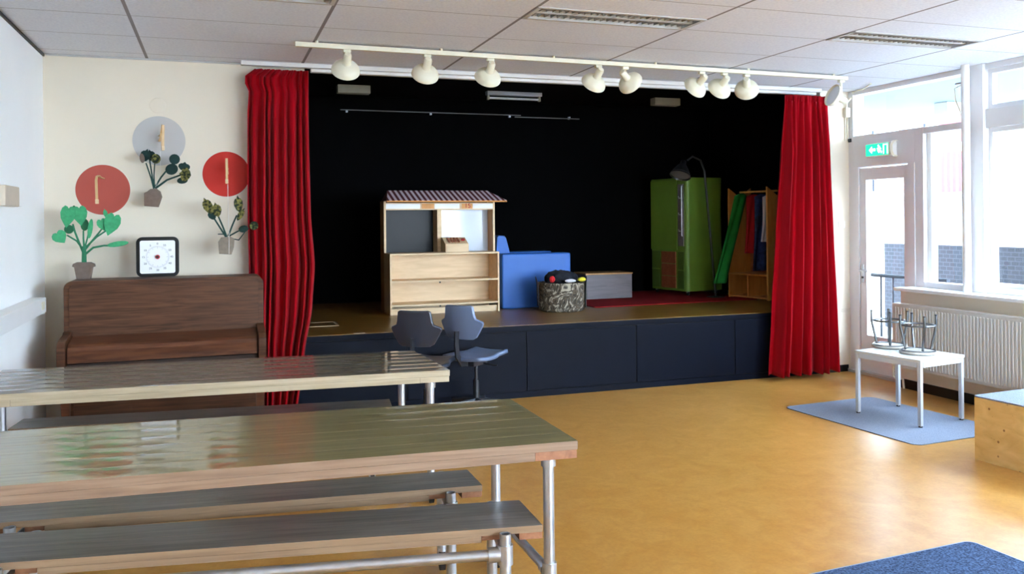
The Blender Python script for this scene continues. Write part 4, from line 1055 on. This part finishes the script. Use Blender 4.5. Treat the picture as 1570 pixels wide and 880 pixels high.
def make_stool(label, loc, rz):
    t = thing('stool', label, 'stool', loc, rz, 'upturned stools on the low table')
    MB().lathe([(0, 0), (.125, 0), (.138, .006), (.14, .014), (.136, .022), (0, .022)], 36).build('seat', M['stool_seat'], t)
    MB().lathe([(.118, .023), (.128, .023), (.128, .03), (.118, .03)], 32).build('seat_ring', M['stool_steel'], t)
    for k in range(4):
        a = PI/4+k*PI/2; c, s_ = math.cos(a), math.sin(a)
        lg = MB().tube([(r*c, r*s_, z) for r, z in ((.095, .0305), (.103, .06), (.128, .18), (.135, .215), (.136, .24), (.136, .296))], .0095, 10).build('leg', M['stool_steel'], t)
        MB().cyl((.136*c, .136*s_, .2965), (.136*c, .136*s_, .305), .0105).build('foot_cap', M['rubber'], lg)
    MB().tube([(.122*math.cos(q*PI/16), .122*math.sin(q*PI/16), .222) for q in range(32)], .0075, 8, closed=True).build('ring', M['stool_steel'], t)
    return t
p = at(1408, 540, 2, TZ+.008)
make_stool('upturned steel legged stool nearer the front corner of the white table', (p.x, p.y, TZ+.0008), R(20))
p = at(1364, 531, 2, TZ+.008)
make_stool('upturned steel legged stool behind, nearer the glazed door', (p.x, p.y, TZ+.0008), R(5))
# ---- plywood box with felt top
t = thing('plywood_box', 'knotty plywood box with grey blue felt top at the right edge', 'box', (4.69, 4.345, 0), R(4))
bw_, bd_, bh = 1.0, .9, .408
bx = MB(); k = .018
bx.span((0, -bd_, 0), (k, 0, bh)); bx.span((bw_-k, -bd_, 0), (bw_, 0, bh)); bx.span((k, -k, 0), (bw_-k, 0, bh)); bx.span((k, -bd_, 0), (bw_-k, -bd_+k, bh)); bx.span((k, -bd_+k, bh-k), (bw_-k, -k, bh))
bx.build('carcass', M['osb'], t)
MB().prism(rounded(bw_+.012, bd_+.012, .02, 4, (1, 1, 1, 1), bw_/2, -bd_/2), .012, Matrix.Translation((0, 0, bh+.0005)), bev=.004).build('felt_top', M['mat_grey'], t)

# ================================================================ OUTSIDE
struct(MB().span((-14, -24, -.45), (30, 26, -.15)).build('ground', M['pavement']))
t = thing('neighbouring_building', 'pale building with balcony and dark brick base beyond the glazed door', 'building', (10, 8, -.15))
MB().span((0, -12, 0), (.3, 2.95, 1.32)).build('brick_base', M['brick_dark'], t)
MB().span((.05, 2.95, 0), (.3, 9, 1.32)).build('pale_brick_base', M['brick_light'], t)
MB().span((-.005, -12, 1.32), (.3, 9, 1.56)).build('brick_band', M['brick_light'], t)
MB().span((0, -12, 1.56), (.3, 9, 2.0)).build('parapet', M['stucco'], t)
MB().span((-.06, -12, 2.0), (1.6, 9, 2.08)).build('balcony_floor', M['stucco'], t)
MB().span((1.3, -12, 2.08), (1.6, 9, 6)).build('upper_wall', M['stucco'], t)
MB().span((1.27, 2.3, 2.08), (1.3, 3.1, 3.4)).build('pink_panel', M['pink'], t)
for y in (3.4, 4.6): MB().span((1.25, y, 2.2), (1.3, y+.55, 3.3)).build('window', M['pane_dark'], t)
MB().span((-.04, -1.2, 2.66), (-.01, 4.6, 2.79)).build('balcony_top_board', M['rail_pale'], t)
rl = MB()
for i in range(58): rl.cyl((-.025, -1.2+i*.1, 2.08), (-.025, -1.2+i*.1, 2.66), .011, seg=8)
rl.build('balusters', M['rail_pale'], t)
t = thing('entrance_canopy', 'pale blue underside of the canopy outside above the glazed door', 'canopy', (7.8, 8.8, 2.92))
MB().span((-1.4, -3.2, 0), (1.25, 3.4, .14)).build('slab', M['canopy'], t)
MB().span((.2, -1.05, -.14), (.42, -.85, -.001), bev=.01).build('soffit_lamp', M['cream_metal'], t)
MB().cyl((.9, 1.62, -3.07), (.9, 1.62, -.001), .045).build('post', M['post_blue'], t)
t = thing('handrail', 'dark metal handrail with balusters outside the glazed door', 'handrail', (7.3, 7.7, -.15))
MB().tube([(0, -.62, 1.06), (0, .75, 1.06)], .022).build('top_rail', M['rail_dark'], t)
MB().tube([(0, -.62, .2), (0, .75, .2)], .015).build('bottom_rail', M['rail_dark'], t)
for i in range(8): MB().cyl((0, -.6+i*.19, .0), (0, -.6+i*.19, 1.06), .012, seg=10).build('baluster', M['rail_dark'], t)

# ================================================================ CAMERA, LIGHT, RENDER SETTINGS
sc = bpy.context.scene
cam = bpy.data.cameras.new('camera'); co = bpy.data.objects.new('camera', cam); C.objects.link(co)
cam.sensor_width = 36; cam.lens = F/1570*36; cam.shift_y = -(440-CY)/1570; cam.clip_start = .05; cam.clip_end = 200
co.matrix_world = Matrix(((RT.x, UP.x, -FW.x, 0), (RT.y, UP.y, -FW.y, 0), (RT.z, UP.z, -FW.z, EYE), (0, 0, 0, 1)))
sc.camera = co
w = bpy.data.worlds.new('overcast_sky'); sc.world = w; w.use_nodes = True
nt = w.node_tree; bg = nt.nodes['Background']
tc = nt.nodes.new('ShaderNodeTexCoord'); sx = nt.nodes.new('ShaderNodeSeparateXYZ'); cr = nt.nodes.new('ShaderNodeValToRGB')
nt.links.new(tc.outputs['Generated'], sx.inputs[0]); nt.links.new(sx.outputs['Z'], cr.inputs['Fac'])
cr.color_ramp.elements[0].position = 0; cr.color_ramp.elements[0].color = (.72, .85, 1.0, 1)
cr.color_ramp.elements[1].position = .8; cr.color_ramp.elements[1].color = (.58, .76, 1.0, 1)
nt.links.new(cr.outputs['Color'], bg.inputs['Color']); bg.inputs['Strength'].default_value = 20.0
def portal(y0, y1, z0, z1):
    l = bpy.data.lights.new('window_portal', 'AREA'); l.shape = 'RECTANGLE'; l.size = z1-z0; l.size_y = y1-y0
    l.cycles.is_portal = True
    o = bpy.data.objects.new('window_portal', l); C.objects.link(o)
    o.location = (6.36, (y0+y1)/2, (z0+z1)/2); o.rotation_euler = (0, PI/2, 0)
l = bpy.data.lights.new('window_portal', 'AREA'); l.shape = 'RECTANGLE'; l.size = RW1-RW0; l.size_y = RZ1-RZ0; l.cycles.is_portal = True
o = bpy.data.objects.new('window_portal', l); C.objects.link(o); o.location = ((RW0+RW1)/2, YB-.16, (RZ0+RZ1)/2); o.rotation_euler = (PI/2, 0, PI)
portal(YB, 5.6, .98, 2.84); portal(5.775, 6.3, .98, 2.36); portal(6.53, 7.04, .4, 1.97); portal(5.775, 7.21, 2.42, 2.84)
sc.view_settings.view_transform = 'Standard'; sc.view_settings.look = 'None'; sc.view_settings.gamma = 1; sc.view_settings.use_curve_mapping = False
sc.view_settings.exposure = 1.08
sc.cycles.max_bounces = 10; sc.cycles.diffuse_bounces = 6; sc.cycles.glossy_bounces = 4; sc.cycles.transparent_max_bounces = 12
sc.cycles.use_denoising = True; sc.cycles.sample_clamp_indirect = 8; sc.cycles.caustics_reflective = False; sc.cycles.caustics_refractive = False
